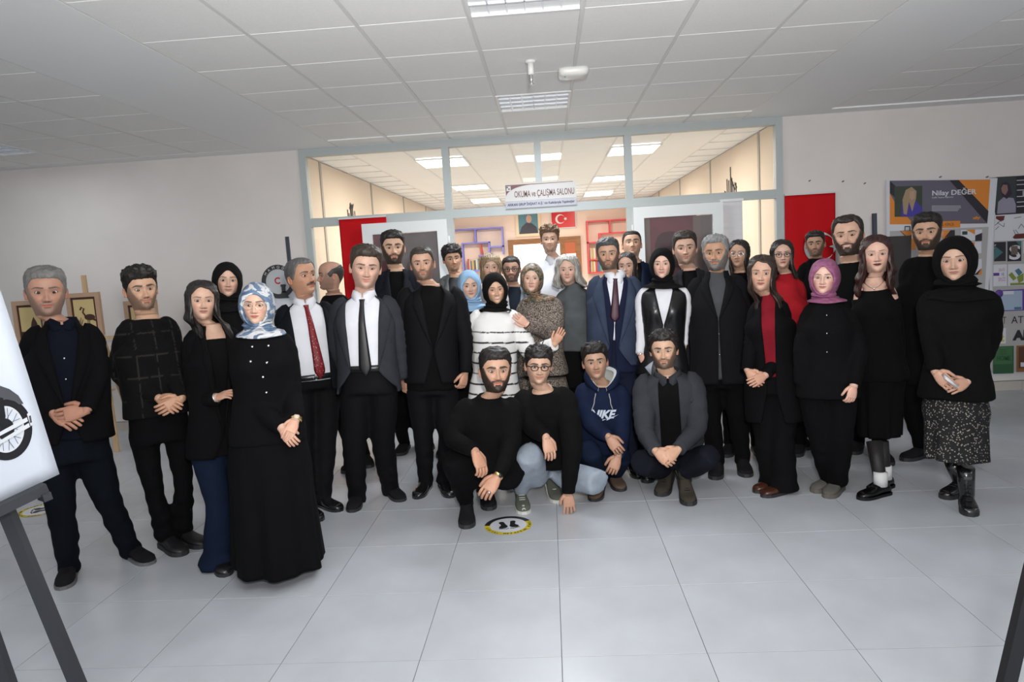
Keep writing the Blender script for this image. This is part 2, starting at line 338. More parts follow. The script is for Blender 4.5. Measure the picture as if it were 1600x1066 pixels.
mb = MB(); mb.poly([(1.255+.155*math.copysign(abs(math.cos(t))**.7, math.cos(t))*(1-.12*math.sin(t)), YW-.1142, 1.66+.19*math.copysign(abs(math.sin(t))**.7, math.sin(t))) for t in np.linspace(0, 2*math.pi, 30, endpoint=False)], .001); mb.obj('printed_shape', DSH, bpy.data.objects['door_3'], (1.3475, YW-.12, 0), False)
# name plate over the doorway
SGN = mat('sign_light_face', (.50, .49, .48), rough=.35); SGR = mat('sign_maroon', (.10, .010, .012), rough=.4); SGB = mat('sign_grey_strip', (.36, .37, .44), rough=.35)
r = empty('door_sign', (-.045, YW-.05, 2.45), label='room name plate OKUMA ve ÇALIŞMA SALONU above the doorway', cat='sign'); b = (-.045, YW-.05, 2.45)
sx0, sx1, sz0, sz1 = -.415, .325, 2.185, 2.435; yS = YW-.055
mb = MB(); mb.box((sx0, yS, sz0+.075), (sx1, yS+.018, sz1)); mb.obj('plate', SGN, r, b, False)
mb = MB(); mb.box((sx0, yS-.001, sz0), (sx1, yS+.018, sz0+.073)); mb.obj('lower_strip', SGB, r, b, False)
mb = MB(); cv = [(sx0+.008, sz1-.008), (sx1-.03, sz1-.008), (sx1-.03, sz1-.013)]+[(sx0+.29-.28*math.sin(t)*1.0, sz1-.015-.115*(1-math.cos(t))) for t in np.linspace(0, 1.5, 12)]
mb.poly([(x, yS-.003, z) for x, z in cv], .003); mb.obj('corner_band', SGR, r, b, False)
mb = MB(); mb.box((sx0+.018, yS-.007, sz1-.068), (sx0+.062, yS-.003, sz1-.02)); mb.obj('emblem', SGN, r, b, False)
mb = MB(); 
for (u, v) in ((.028, .032), (.046, .05)): mb.poly([(sx0+u-.008, yS-.009, sz1-v-.008), (sx0+u+.008, yS-.009, sz1-v-.004), (sx0+u+.002, yS-.009, sz1-v+.010), (sx0+u-.008, yS-.009, sz1-v+.006)], .002)
mb.obj('emblem_mark', mat('sign_black', (.02, .02, .02)), r, b, False)
mb = MB(); text_mb(mb, 'OKUMA ve ÇALIŞMA SALONU', (sx0+.095, yS-.003, sz0+.112), .092, width=.625, bold=.0009, depth=.0015); mb.obj('lettering', SGR, r, b, False)
mb = MB(); text_mb(mb, "ARIKAN GRUP İNŞAAT A.Ş.' nin Katkılarıyla Yapılmıştır", (sx0+.02, yS-.004, sz0+.026), .036, width=.70, bold=.0008, depth=.001); mb.obj('small_lettering', mat('sign_ink', (.03, .035, .07)), r, b, False)

# ------------------------------------------------------------------ flags
REDF = mat('red_flag_cloth', (.50, .004, .008), rough=.75, spec=.2, bump=.1, bscale=400); WHF = mat('white_flag_cloth', (.62, .62, .62), rough=.8)
def flag(lab, x0, x1, z0, z1, y, cres=None, wave=.006):
    r = empty('flag', ((x0+x1)/2, y, z0), label=lab, cat='flag'); b = ((x0+x1)/2, y, z0)
    mb = MB(); X = np.linspace(x0, x1, 24); Z = np.linspace(z0, z1, 30); g = np.array([[(x, y+wave*math.sin(x*26+1)*(1.2-(z-z0)/(z1-z0)), z) for x in X] for z in Z])
    mb.grid(np.concatenate([g, g[:, ::-1]+V(0, .003, 0)], 1), True, True, True); mb.obj('cloth', REDF, r, b)
    mb = MB(); mb.box((x0-.003, y-.008, z1-.002), (x1+.003, y+.012, z1+.014)); mb.obj('rod', WHF, r, b, False)
    if cres:
        cx, cz, R_ = cres; mb = MB(); n = 40; pts = []
        o = [(cx+R_*math.cos(t), cz+R_*math.sin(t)) for t in np.linspace(R(32), R(328), n)]; i_ = [(cx+.22*R_+.80*R_*math.cos(t), cz+.80*R_*math.sin(t)) for t in np.linspace(R(42), R(318), n)]
        gg = np.array([[(a[0], y-.009, a[1]), (c[0], y-.009, c[1])] for a, c in zip(o, i_)]); mb.grid(gg, False); mb.obj('crescent', WHF, r, b)
        sx = cx+1.05*R_; st = [(sx+(.42 if k % 2 == 0 else .17)*R_*math.cos(math.pi+k*math.pi/5), y-.009, cz+(.42 if k % 2 == 0 else .17)*R_*math.sin(math.pi+k*math.pi/5)) for k in range(10)]
        mb = MB(); mb.poly(st, .001); mb.obj('star', WHF, r, b, False)
flag('long red flag hanging behind the left open door leaf', -2.20, -1.69, .55, 2.185, YW-.045)
flag('red flag with white crescent on the wall right of the partition', 2.455, 2.965, .75, 2.145, YW-.02, (2.80, 1.60, .155))
flag('red flag hanging behind the glass of the right door leaf', 1.03, 1.55, .6, 2.10, YW-.045, (1.30, 1.62, .15))
# white blind beside the right leaf
r = empty('blind', (1.98, YW-.02, .9), label='white roller blind strip between the right door leaf and the side jamb', cat='blind'); b = (1.98, YW-.02, .9)
mb = MB(); g = np.array([[(x, YW-.045+.002*math.sin(z*90), z) for x in (1.80, 2.02)] for z in np.linspace(.7, 2.12, 90)]); mb.grid(g, False); mb.obj('cloth', mat('white_blind', (.66, .65, .67), rough=.8), r, b)
mb = MB(); mb.box((1.79, YW-.06, 2.12), (2.03, YW-.032, 2.145)); mb.obj('headrail', ALUW, r, b, False)

# ------------------------------------------------------------------ reading room beyond the glass
RY = 17.4
mb = MB(); mb.box((-2.95, YW+.2, -.1), (2.9, RY+.2, 0)); 
rf = struct('floor_reading_room', mb, TILEF)
mb = MB(); mb.box((-2.85, YW+.2, 0), (-2.66, RY, CE)); struct('wall_room_left', mb, ROOMW)
mb = MB(); mb.box((2.48, YW+.2, 0), (2.66, RY, CE)); struct('wall_room_right', mb, ROOMW)
mb = MB(); mb.box((-2.85, RY, 0), (2.66, RY+.15, CE)); struct('wall_room_back', mb, mat('room_back_wall_peach', (.84, .68, .57), rough=.7))
mb = MB(); mb.box((-2.85, YW+.2, CE+.012), (2.66, RY, CE+.1)); rc = struct('ceiling_reading_room', mb, DRYW)
mb = MB()
for i in range(8): mb.box((-2.17+.6*i-.011, YW+.2, CE), (-2.17+.6*i+.011, RY, CE+.012))
for j in range(17): mb.box((-2.66, YW+.3+.6*j-.011, CE+.0015), (2.48, YW+.3+.6*j+.011, CE+.012))
mb.obj('ceiling_grid', GRIDM, rc, smooth=False)['kind'] = 'stuff'
RT_ = tilemesh('room_ceiling_tile', .577, .594, .012, TILEC, .002, True)
for i in range(7):
    for j in range(8):
        cx, cy = -2.17+.6*i+.3, YW+.3+.6*j+.3
        if any(abs(cx-a) < .33 and abs(cy-q) < .4 for a, q in ROOM_LAMPS): continue
        child('ceiling_tile', RT_, rc, (cx, cy, CE+.0115))
PAN = mat('lamp_panel', (1, 1, 1), emit=(1.0, .97, .92), es=3.2)
RL = ['nearest left', 'nearest right', 'second left', 'second right', 'farthest left', 'farthest right']
for (x, y), q in zip(ROOM_LAMPS, RL):
    r = empty('ceiling_light', (x, y, CE), label='%s glowing panel light on the reading room ceiling' % q, cat='ceiling light', group='reading room panel lights'); b = (x, y, CE)
    mb = MB(); mb.box((x-.29, y-.36, CE-.012), (x+.29, y+.36, CE-.006)); mb.obj('diffuser', PAN, r, b, False)
    mb = MB()
    for a in ((-.31, -.38, .31, -.36), (-.31, .36, .31, .38), (-.31, -.36, -.29, .36), (.29, -.36, .31, .36)): mb.box((x+a[0], y+a[1], CE-.016), (x+a[2], y+a[3], CE))
    mb.obj('frame', ALUW, r, b, False)
for k, y in enumerate((8.3, 10.7, 13.1, 15.5)):
    for nm, x in (('trim_left', -2.66), ('trim_right', 2.48)):
        mb = MB(); mb.box((x-.012, y-.03, 0), (x+.012, y+.03, CE)); struct('trim_%d' % (2*k+1+(nm == 'trim_right')), mb, mat('trim_grey_brown', (.36, .33, .29), rough=.6))
DK = mat('wall_sticker_dark', (.03, .028, .026), rough=.8)
def sticker(lab, x, y, z, s, seed, side):
    rnd = random.Random(seed); mb = MB(); n = 9
    for k in range(n):
        yy = y+s*(k-n/2)*.16; h = s*(.25+.75*math.sin(math.pi*(k+.7)/(n+.6)))*rnd.uniform(.7, 1.1); xx = x-side*.004
        mb.bar((xx, yy, z), (xx, yy+rnd.uniform(-.05, .05)*s, z+h), s*.07, .004, (1, 0, 0))
        if rnd.random() < .6: mb.bar((xx, yy-s*.06, z+h*.8), (xx, yy+s*.12, z+h*1.02), s*.05, .004, (1, 0, 0))
    props(mb.obj('wall_sticker', DK, smooth=False), lab, 'wall sticker')
sticker('black lettering decal high on the right wall of the reading room', 2.48, 9.6, 2.14, .55, 3, 1); sticker('small black decal far along the right wall of the reading room', 2.48, 12.9, 2.25, .32, 4, 1)
sticker('grey lettering decal high on the left wall of the reading room', -2.66, 9.55, 2.16, .42, 5, -1); sticker('small grey decal beside the left mullion inside the reading room', -2.66, 12.3, 2.15, .3, 6, -1)
# wooden double door at the end, with bright window light through it
WOODD = mat('brown_door_wood', (.24, .105, .03), rough=.5, noise=.25, nscale=6, stretch=(1, 1, 8))
r = empty('door_4', (-.07, RY, 0), kind='structure', label='brown wooden glazed double door at the end of the reading room'); b = (-.07, RY, 0)
def rp(nm, a, c, m=WOODD): mb = MB(); mb.box(a, c); mb.obj(nm, m, r, b, False)
DX0, DX1, DZ = -.98, .82, 2.14
rp('frame_left', (DX0, RY-.09, 0), (DX0+.13, RY-.001, DZ)); rp('frame_right', (DX1-.13, RY-.09, 0), (DX1, RY-.001, DZ)); rp('frame_head', (DX0, RY-.088, DZ-.13), (DX1, RY-.001, DZ)); rp('meeting_stile', (.30, RY-.085, 0), (.42, RY-.001, DZ-.13))
rp('leaf_top', (.42, RY-.07, DZ-.42), (DX1-.13, RY-.001, DZ-.13), mat('red_brown_wood', (.42, .10, .03), rough=.5))
rp('backlit_pane', (DX0+.13, RY-.03, .1), (.30, RY-.02, DZ-.13), mat('backlit_window', (1, 1, 1), emit=(1, .98, .95), es=1.25)); rp('backlit_pane', (.42, RY-.03, .1), (DX1-.13, RY-.02, DZ-.42), MATS['backlit_window'])
# portrait and framed flag over it
def frame_pic(name, lab, cat, x0, x1, z0, z1, y, fm, w=.05):
    r = empty(name, ((x0+x1)/2, y, z0), label=lab, cat=cat); b = ((x0+x1)/2, y, z0)
    for a in ((x0, z0, x1, z0+w), (x0, z1-w, x1, z1), (x0, z0+w, x0+w, z1-w), (x1-w, z0+w, x1, z1-w)):
        mb = MB(); mb.box((a[0], y-.03, a[1]), (a[2], y, a[3])); mb.obj('frame_rail', fm, r, b, False)
    return r, b
r, b = frame_pic('framed_portrait', 'cream-framed portrait of a man in a dark coat above the far wooden door', 'picture', -.76, -.14, 2.20, 2.86, RY-.005, mat('cream_gilt_frame', (.75, .62, .42), rough=.4), .07)
mb = MB(); mb.box((-.70, RY-.022, 2.26), (-.20, RY-.018, 2.80)); mb.obj('canvas', mat('portrait_teal_ground', (.10, .24, .30), rough=.6), r, b, False)
mb = MB(); mb.poly([(-.68, RY-.024, 2.27), (-.22, RY-.024, 2.27), (-.25, RY-.024, 2.42), (-.36, RY-.024, 2.52), (-.50, RY-.024, 2.54), (-.62, RY-.024, 2.44)], .001); mb.obj('painted_coat', mat('painted_coat', (.05, .05, .07)), r, b, False)
mb = MB(); mb.sphere((-.43, RY-.024, 2.63), .085, 8, 14, sc=(.85, .03, 1.15)); mb.obj('painted_head', mat('painted_face', (.55, .35, .27)), r, b)
r, b = frame_pic('framed_flag', 'framed red crescent and star flag above the far wooden door', 'picture', .10, .74, 2.34, 2.80, RY-.005, WHF, .03)
mb = MB(); mb.box((.13, RY-.022, 2.37), (.71, RY-.018, 2.77)); mb.obj('print', mat('flag_print_red', (.62, .012, .014), rough=.3), r, b, False)
mb = MB(); cx, cz, R_ = .34, 2.58, .115; n = 30
mb.grid(np.array([[(cx+R_*math.cos(t), RY-.024, cz+R_*math.sin(t)), (cx+.22*R_+.8*R_*math.cos(u), RY-.024, cz+.8*R_*math.sin(u))] for t, u in zip(np.linspace(R(32), R(328), n), np.linspace(R(42), R(318), n))]), False)
sx = cx+1.15*R_; mb.poly([(sx+(.42 if k % 2 == 0 else .17)*R_*math.cos(math.pi+k*math.pi/5), RY-.024, cz+(.42 if k % 2 == 0 else .17)*R_*math.sin(math.pi+k*math.pi/5)) for k in range(10)], .001); mb.obj('crescent_and_star', mat('flag_print_white', (.8, .8, .8)), r, b, False)
# wall shelves with books
def shelf(lab, m, bars, books, xr):
    r = empty('wall_shelf', (xr, RY-.15, 1.0), label=lab, cat='shelf'); b = (xr, RY-.15, 1.0)
    for (x0, z0, x1, z1) in bars: mb = MB(); mb.box((x0, RY-.24, z0), (x1, RY-.002, z1)); mb.obj('board', m, r, b, False)
BLU = mat('blue_shelf_board', (.20, .20, .62), rough=.5); RDS = mat('red_shelf_board', (.62, .06, .07), rough=.5)
t = .035
shelf('blue-edged wall shelf at the left of the far wall', BLU, [(-2.45, 2.44, -1.08, 2.44+t), (-1.08-t, 1.80, -1.08, 2.44), (-1.78, 2.12, -1.78+t, 2.44), (-2.12, 2.10, -1.42, 2.10+t), (-1.42-t, 1.78, -1.42, 2.12), (-1.72, 1.78, -1.42, 1.78+t), (-1.42, 1.98, -1.08, 1.98+t), (-2.12, 1.45, -2.12+t, 2.10), (-2.12, 1.42, -1.10, 1.42+t)], None, -1.7)
shelf('red-edged wall shelf at the right of the far wall', RDS, [(.97, 2.45, 2.3, 2.45+t), (.97, 1.2, .97+t, 2.45), (1.52, 2.16, 1.52+t, 2.45), (1.26, 2.14, 2.3, 2.14+t), (.97, 1.94, 1.28, 1.94+t), (1.26, 1.9, 1.26+t, 2.14), (1.0, 1.52, 1.9, 1.52+t), (1.0, 1.2, 1.9, 1.2+t)], None, 1.5)
bc = [(.5, .06, .05), (.55, .45, .35), (.08, .15, .3), (.5, .35, .1), (.1, .1, .12), (.6, .58, .5), (.1, .3, .25)]; bn = ['red', 'cream', 'blue', 'ochre', 'black', 'white', 'green']
rnd = random.Random(8); books = {}
def book(x, z, h, w, ci, lab, grp, tilt=0.0):
    if ci not in books:
        mb = MB(); mb.box((-.5, -.07, 0), (.5, .07, 1)); me = mb.mesh('book', smooth=False); me.materials.append(mat('book_'+bn[ci], bc[ci], rough=.6)); books[ci] = me
    o = bpy.data.objects.new('book', books[ci]); COL.objects.link(o); o.location = (x, RY-.12, z+.001); o.scale = (w, 1, h); o.rotation_euler = (0, tilt, 0); props(o, lab, 'book', grp)
x = -2.0
for k in range(13): w = rnd.uniform(.03, .055); book(x+w/2, 1.455, rnd.uniform(.2, .28), w-.004, k % 7, '%s %s book from the left end of the row on the low blue shelf' % (ORD[k], bn[k % 7]), 'books on the blue shelf'); x += w
book(-1.62, 1.815, .26, .04, 0, 'single red book leaning in the square cubby of the blue shelf', None, -.14)
for zz in (1.555, 1.235):
    x = 1.03
    for k in range(9): w = rnd.uniform(.035, .06); ci = (1, 3, 5, 0, 2, 6, 1, 5, 3)[k]; book(x+w/2, zz, rnd.uniform(.2, .29), w-.004, ci, '%s book from the left, %s, on the %s board of the red shelf' % (ORD[k], bn[ci], 'upper' if zz > 1.4 else 'lower'), 'books on the %s board of the red shelf' % ('upper' if zz > 1.4 else 'lower')); x += w

# ------------------------------------------------------------------ left side: wooden easels with framed pictures
PINE = mat('pale_pine', (.55, .38, .21), rough=.6, noise=.12, nscale=8, stretch=(4, 4, .6)); CARV = mat('carved_light_frame', (.48, .31, .20), rough=.6, bump=.8, bscale=70); SLIP = mat('brown_slip', (.07, .02, .012), rough=.5); PAPR = mat('straw_yellow_board', (.62, .48, .22), rough=.7)
def easel_pic(lab_e, lab_p, x, y, zc, w, h, motif, seed):
    r = empty('easel', (x, y+.2, 0), label=lab_e, cat='easel'); b = (x, y+.2, 0)
    for s_ in (-1, 1): mb = MB(); mb.bar((x+s_*.05, y+.10, 1.55), (x+s_*.20, y-.10, 0), .05, .024, (0, 1, 0)); mb.obj('leg', PINE, r, b, False)
    mb = MB(); mb.bar((x, y+.06, 1.52), (x, y+.55, 0), .045, .024, (0, 1, 0)); mb.obj('rear_leg', PINE, r, b, False)
    mb = MB(); mb.bar((x, y+.03, .55), (x, y+.03, zc+h/2+.17), .045, .02, (0, 1, 0)); mb.obj('mast', PINE, r, b, False)
    mb = MB(); mb.bar((x-.34, y-.02, zc-h/2-.03), (x+.34, y-.02, zc-h/2-.03), .06, .03, (0, 0, 1)); mb.obj('ledge', PINE, r, b, False)
    mb = MB(); mb.bar((x-.24, y-.09, .62), (x+.24, y-.09, .62), .05, .02, (0, 0, 1)); mb.obj('crossbar', PINE, r, b, False)
    p = empty('framed_picture', (x, y-.02, zc-h/2), label=lab_p, cat='picture'); b = (x, y-.02, zc-h/2)
    x0, x1, z0, z1, f = x-w/2, x+w/2, zc-h/2, zc+h/2, .042
    for a in ((x0, z0, x1, z0+f), (x0, z1-f, x1, z1), (x0, z0+f, x0+f, z1-f), (x1-f, z0+f, x1, z1-f)): mb = MB(); mb.box((a[0], y-.035, a[1]), (a[2], y-.0, a[3])); mb.obj('frame_rail', CARV, p, b, False)
    g = f+.022; mb = MB()
    mb.box((x0+f, y-.022, z0+f), (x1-f, y-.004, z1-f)); mb.obj('slip', SLIP, p, b, False)
    mb = MB(); mb.box((x0+g, y-.026, z0+g), (x1-g, y-.022, z1-g)); mb.obj('board', PAPR, p, b, False)
    dk = mat('burnt_umber', (.06, .022, .014), rough=.7)
    if motif == 'bird':
        mb = MB(); Y = y-.028; cx, cz = x+.03, zc-.03
        mb.sphere((cx+.02, Y, cz), .05, 8, 14, sc=(1.1, .03, .62)); mb.tube([(cx-.02, Y, cz+.01), (cx-.045, Y, cz+.05), (cx-.03, Y, cz+.085), (cx-.055, Y, cz+.10), (cx-.07, Y, cz+.075)], .008, 6); mb.poly([(cx+.05, Y, cz+.01), (cx+.095, Y, cz-.05), (cx+.05, Y, cz-.03)], .001)
        for q in (-.004, .012): mb.tube([(cx+q, Y, cz-.02), (cx+q+.004, Y, cz-.13)], .003, 5)
        for q in range(5): mb.tube([(cx-.09, Y, cz-.11), (cx-.13+.02*q, Y, cz-.02+.02*(q % 2))], .003, 5)
        mb.obj('bird', dk, p, b)
    elif motif == 'mill':
        mb = MB(); Y = y-.028; mb.poly([(x-.02, Y, zc-.12), (x+.09, Y, zc-.12), (x+.06, Y, zc+.0), (x+.035, Y, zc+.05), (x+.01, Y, zc+.0)], .001); mb.poly([(x-.12, Y, zc-.12), (x+.12, Y, zc-.12), (x+.12, Y, zc-.10), (x-.12, Y, zc-.09)], .001); mb.obj('tower', dk, p, b, False)
def on(px, py, Y): return at(px, py, Y)
c1 = on(135, 491, 6.55); easel_pic('pale pine easel whose leg shows right of the leftmost man', 'carved frame with a dark bird on straw board, right of the leftmost man', c1[0], 6.55, c1[2], .335, .42, 'bird', 1)
c0 = on(51, 503, 6.55); easel_pic('pale pine easel hidden behind the leftmost man', 'carved frame with a dark mill on yellow board, left of the leftmost man\'s head', c0[0], 6.55, c0[2], .335, .42, 'mill', 2)
c2 = on(224, 502, 6.75); easel_pic('pale pine easel behind the young man in the checked sweater', 'carved frame whose left edge shows beside the checked sweater man\'s ear', c2[0], 6.75, c2[2], .335, .42, None, 3)
# round emblem board on a dark metal easel
STL = mat('dark_grey_steel', (.045, .055, .075), rough=.45, metal=.3); PAPER = mat('poster_paper', (.60, .62, .66), rough=.5)
e = on(437, 440, 6.9); ex, ez = e[0], e[2]
r = empty('easel', (ex+.1, 6.95, 0), label='dark metal easel holding the round emblem board, left of the partition', cat='easel'); b = (ex+.1, 6.95, 0)
m0 = on(447, 370, 6.95); mb = MB(); mb.bar((m0[0]+.01, 6.95, m0[2]), (m0[0]+.02, 6.95, 0.5), .035, .02, (0, 1, 0)); mb.obj('mast', STL, r, b, False)
for s_ in (-1, 1): mb = MB(); mb.bar((m0[0], 6.95, 1.4), (m0[0]+s_*.32, 6.80, 0), .035, .02, (0, 1, 0)); mb.obj('leg', STL, r, b, False)
mb = MB(); mb.bar((m0[0]-.3, 6.88, ez-.30), (m0[0]+.3, 6.88, ez-.30), .03, .03, (0, 0, 1)); mb.obj('ledge', STL, r, b, False)
r = empty('emblem_board', (ex, 6.88, ez-.27), label='pale board with a round seal and red crescent, behind the moustached man', cat='poster'); b = (ex, 6.88, ez-.27)
mb = MB(); mb.box((ex-.08, 6.868, ez-.28), (ex+.36, 6.88, ez+.02)); mb.obj('board', PAPER, r, b, False)
def ring_mb(cx, y, cz, r0, r1, n=48, a0=0, a1=2*math.pi): 
    mb = MB(); mb.grid(np.array([[(cx+r0*math.cos(t), y, cz+r0*math.sin(t)), (cx+r1*math.cos(t), y, cz+r1*math.sin(t))] for t in np.linspace(a0, a1, n)]), False); return mb
ring_mb(ex, 6.862, ez, .0, .17).obj('disc', mat('disc_grey', (.48, .50, .52), rough=.6), r, b, False); ring_mb(ex, 6.859, ez, .125, .17).obj('dark_ring', mat('seal_black', (.03, .03, .035)), r, b, False)
mb = MB()
for k, ch in enumerate('MAMOĞLU'):
    th = R(150-20*k); text_mb(mb, ch, (ex+.133*math.cos(th), 6.857, ez+.133*math.sin(th)), .036, (math.sin(th), 0, -math.cos(th)), (math.cos(th), 0, math.sin(th)), .0005)
mb.obj('ring_lettering', mat('seal_white', (.6, .6, .6)), r, b, False)
ring_mb(ex-.0, 6.856, ez+.01, .022, .034, 24, R(40), R(320)).obj('red_crescent', REDF, r, b, False)
mb = MB(); mb.box((ex+.03, 6.853, ez-.11), (ex+.07, 6.856, ez-.05)); mb.poly([(ex+.0, 6.853, ez-.17), (ex+.10, 6.853, ez-.17), (ex+.07, 6.853, ez-.10), (ex+.03, 6.853, ez-.10)], .002); mb.poly([(ex+.02, 6.853, ez-.05), (ex+.08, 6.853, ez-.05), (ex+.075, 6.853, ez-.03), (ex+.025, 6.853, ez-.03)], .002); mb.obj('bust_mark', MATS['seal_black'], r, b, False)
# ------------------------------------------------------------------ floor stickers
YEL = mat('sticker_yellow', (.62, .50, .03), rough=.5); STW = mat('sticker_white', (.66, .68, .74), rough=.4); STK = mat('sticker_black', (.015, .015, .018), rough=.45); GRP = mat('sticker_grey', (.28, .30, .36), rough=.5)
def fring(cx, cy, z, r0, r1, a0, a1, n=40):
    mb = MB(); mb.grid(np.array([[(cx+r0*math.cos(t), cy+r0*math.sin(t), z), (cx+r1*math.cos(t), cy+r1*math.sin(t), z)] for t in np.linspace(a0, a1, n)]), False); return mb
def floor_sticker(cx, cy, lab, rot=0.0, upper=STK):
    r = empty('floor_sticker', (cx, cy, 0), label=lab, cat='floor sticker'); b = (cx, cy, 0); R_ = .150
    fring(cx, cy, .0012, .0, .118, 0, 2*math.pi).obj('white_disc', STW, r, b, False)
    fring(cx, cy, .0013, .116, R_, R(168)+rot, R(375)+rot).obj('yellow_ring', YEL, r, b, False); fring(cx, cy, .0013, .116, R_, R(15)+rot, R(168)+rot).obj('dark_ring', upper, r, b, False)
    mb = MB()
    for sd in (-1, 1):
        def P(x, y): c, s_ = math.cos(rot), math.sin(rot); x += sd*.036; x = x; return (cx+x*c-y*s_, cy+x*s_+y*c, .0022)
        foot = [(sd*x, y) for x, y in ((-.014, .060), (.002, .066), (.016, .058), (.018, .042), (.008, .016), (.012, -.002), (.026, -.018), (.026, -.036), (.012, -.046), (-.014, -.044), (-.028, -.030), (-.030, -.010), (-.022, .012), (-.018, .040))]
        pts = [P(*q) for q in foot]; mb.poly(pts, .0005, (0, 0, 1))
        for k in range(5):
            q = P(sd*(-.026+.0125*k), -.060+.004*abs(k-1)); mb.poly([(q[0]+.0065*math.cos(t), q[1]+.0050*math.sin(t), .0022) for t in np.linspace(0, 2*math.pi, 8, endpoint=False)], .0005, (0, 0, 1))
    mb.obj('footprints', STK, r, b, False)
    mb = MB(); tx = 'SOSYAL MESAFENİ KORU'
    for k, ch in enumerate(tx):
        th = R(184+9.2*k)+rot; text_mb(mb, ch, (cx+.143*math.cos(th), cy+.143*math.sin(th), .0022), .024, (-math.sin(th), math.cos(th), 0), (-math.cos(th), -math.sin(th), 0), .0003, bold=.0004)
    mb.obj('ring_lettering', STK, r, b, False)
c = floor_at(794, 822); floor_sticker(c[0], c[1]+.01, 'round yellow and white footprint sticker on the floor in front of the crouching men', R(12))
c = floor_at(64, 797); floor_sticker(c[0], c[1], 'round footprint sticker on the floor left of the leftmost man\'s leg', R(-60), GRP)
# small litter of nail heads on the right wall
for k, (px, py) in enumerate(((1264, 283), (1316, 284), (1350, 287), (1468, 277), (1541, 277))):
    q = at(px, py, YW); mb = MB(); mb.tube([(q[0], YW, q[2]), (q[0], YW-.02, q[2]), (q[0]+.006, YW-.026, q[2]+.008)], .006, 6); props(mb.obj('wall_nail', mat('old_nail', (.12, .10, .08), rough=.5)), 'small bent nail in the back wall, '+('leftmost, above the red flag', 'right of the red flag top', 'between the red flag and the orange poster', 'above the middle of the orange poster', 'above the right corner of the orange poster')[k], 'nail', 'nails in the back wall')

# ------------------------------------------------------------------ printed posters on the right wall
PR = {}
def ink(n, c, rough=.45): return mat('ink_'+n, c, rough=rough)
ORG, GRV, BKI, WHI = ink('orange', (.66, .22, .025)), ink('slate', (.115, .105, .145)), ink('black', (.018, .016, .024)), ink('white', (.62, .63, .68))
PGR, PUR, BLI, GRN = ink('paper_grey', (.40, .385, .385)), ink('purple', (.10, .04, .26)), ink('pale_blue', (.33, .42, .55)), ink('dark_green', (.02, .085, .035))
class Poster:
    def __init__(s, lab, Y, org, sc, base_px, name='poster', bm=WHI, th=.012):
        s.Y, s.o, s.k = Y, org, sc; s.n = 0
        pts = [s.w(*p, raw=True) for p in base_px]; cx = sum(p[0] for p in pts)/len(pts); cz = min(p[2] for p in pts)
        s.b = (cx, Y, cz); s.r = empty(name, s.b, label=lab, cat='poster'); mb = MB(); mb.poly(pts, -th, (0, 1, 0)); 
        mb = MB(); P0 = [np.array(p) for p in pts]; mb.poly(P0, th, (0, -1, 0)); mb.obj('sheet', bm, s.r, s.b, False)
    def w(s, u, v, d=0.0, raw=False): q = at(s.o[0]+u/s.k, s.o[1]+v/s.k, s.Y); return (q[0], s.Y-d, q[2])
    def poly(s, pts, m, name='print', lev=1):
        s.n += 1; d = .0012*lev+.0001*s.n; mb = MB(); mb.poly([s.w(u, v, d) for u, v in pts], .0005); mb.obj(name, m, s.r, s.b, False)
    def rect(s, u0, v0, u1, v1, m, name='print', lev=1, skew=-.035): s.poly([(u0, v0), (u1, v0+(u1-u0)*skew), (u1, v1+(u1-u0)*skew), (u0, v1)], m, name, lev)
    def text(s, t, u, v, u1, m, size, name='lettering', lev=3, bold=0.0, shear=0.0):
        s.n += 1; a = V(*s.w(u, v, .0012*lev+.0001*s.n)); c = V(*s.w(u1, v-(u1-u)*.035, .0012*lev+.0001*s.n)); L = np.linalg.norm(c-a); mb = MB(); q = V(*s.w(u, v-size, 0)); hh = abs(q[2]-a[2])
        text_mb(mb, t, a, hh*1.35, nrm(c-a), (0, 0, 1), .0004, width=L, bold=bold, shear=shear); mb.obj(name, m, s.r, s.b, False)
p = Poster('student design poster with an orange and slate header reading Nilay DEĞER', YW-.05, (1380, 260), 5.923, [(30, 128), (1058, 108), (905, 2000), (40, 2050)])
p.poly([(60, 600), (975, 560), (895, 1900), (65, 1950)], PGR, 'grey_ground')
p.poly([(60, 133), (990, 122), (962, 530), (60, 538)], ORG, 'header')
p.poly([(60, 133), (610, 128), (958, 528), (280, 535), (105, 330), (60, 250)], GRV, 'header_slate', 2)
p.poly([(610, 128), (697, 127), (972, 415), (960, 530)], BKI, 'header_band', 3); p.poly([(60, 134), (115, 185), (106, 290), (60, 246)], BKI, 'header_band', 3)
p.poly([(105, 187), (360, 180), (358, 462), (104, 468)], ink('dark_foliage', (.035, .05, .03)), 'photo', 3)
p.poly([(165, 468), (168, 350), (215, 300), (300, 320), (355, 380), (358, 462)], ink('blue_dress', (.05, .035, .30)), 'photo_dress', 4)
p.poly([(185, 440), (175, 310), (205, 220), (260, 190), (305, 230), (300, 300), (265, 420), (235, 330), (215, 450)], ink('blonde_hair', (.34, .24, .14)), 'photo_hair', 5); p.poly([(240, 235), (285, 225), (290, 290), (262, 318), (240, 290)], ink('photo_skin', (.45, .28, .20)), 'photo_face', 6)
p.text('Nilay DEĞER', 447, 270, 860, WHI, 47, bold=.0012); p.text('Grafik Tasarım Öğrencisi', 447, 297, 645, WHI, 15)
for k in range(4): p.rect(447, 366+14*k, (715, 718, 700, 690)[k], 370+14*k, WHI, 'text_line', 3, 0)
p.text('nilay', 825, 490, 900, ORG, 28, shear=.4, bold=.002)
p.rect(425, 512, 710, 575, ORG, 'title_tab', 3, -.03); p.text('KURUMSAL KİMLİK', 432, 556, 655, BKI, 26, bold=.0)
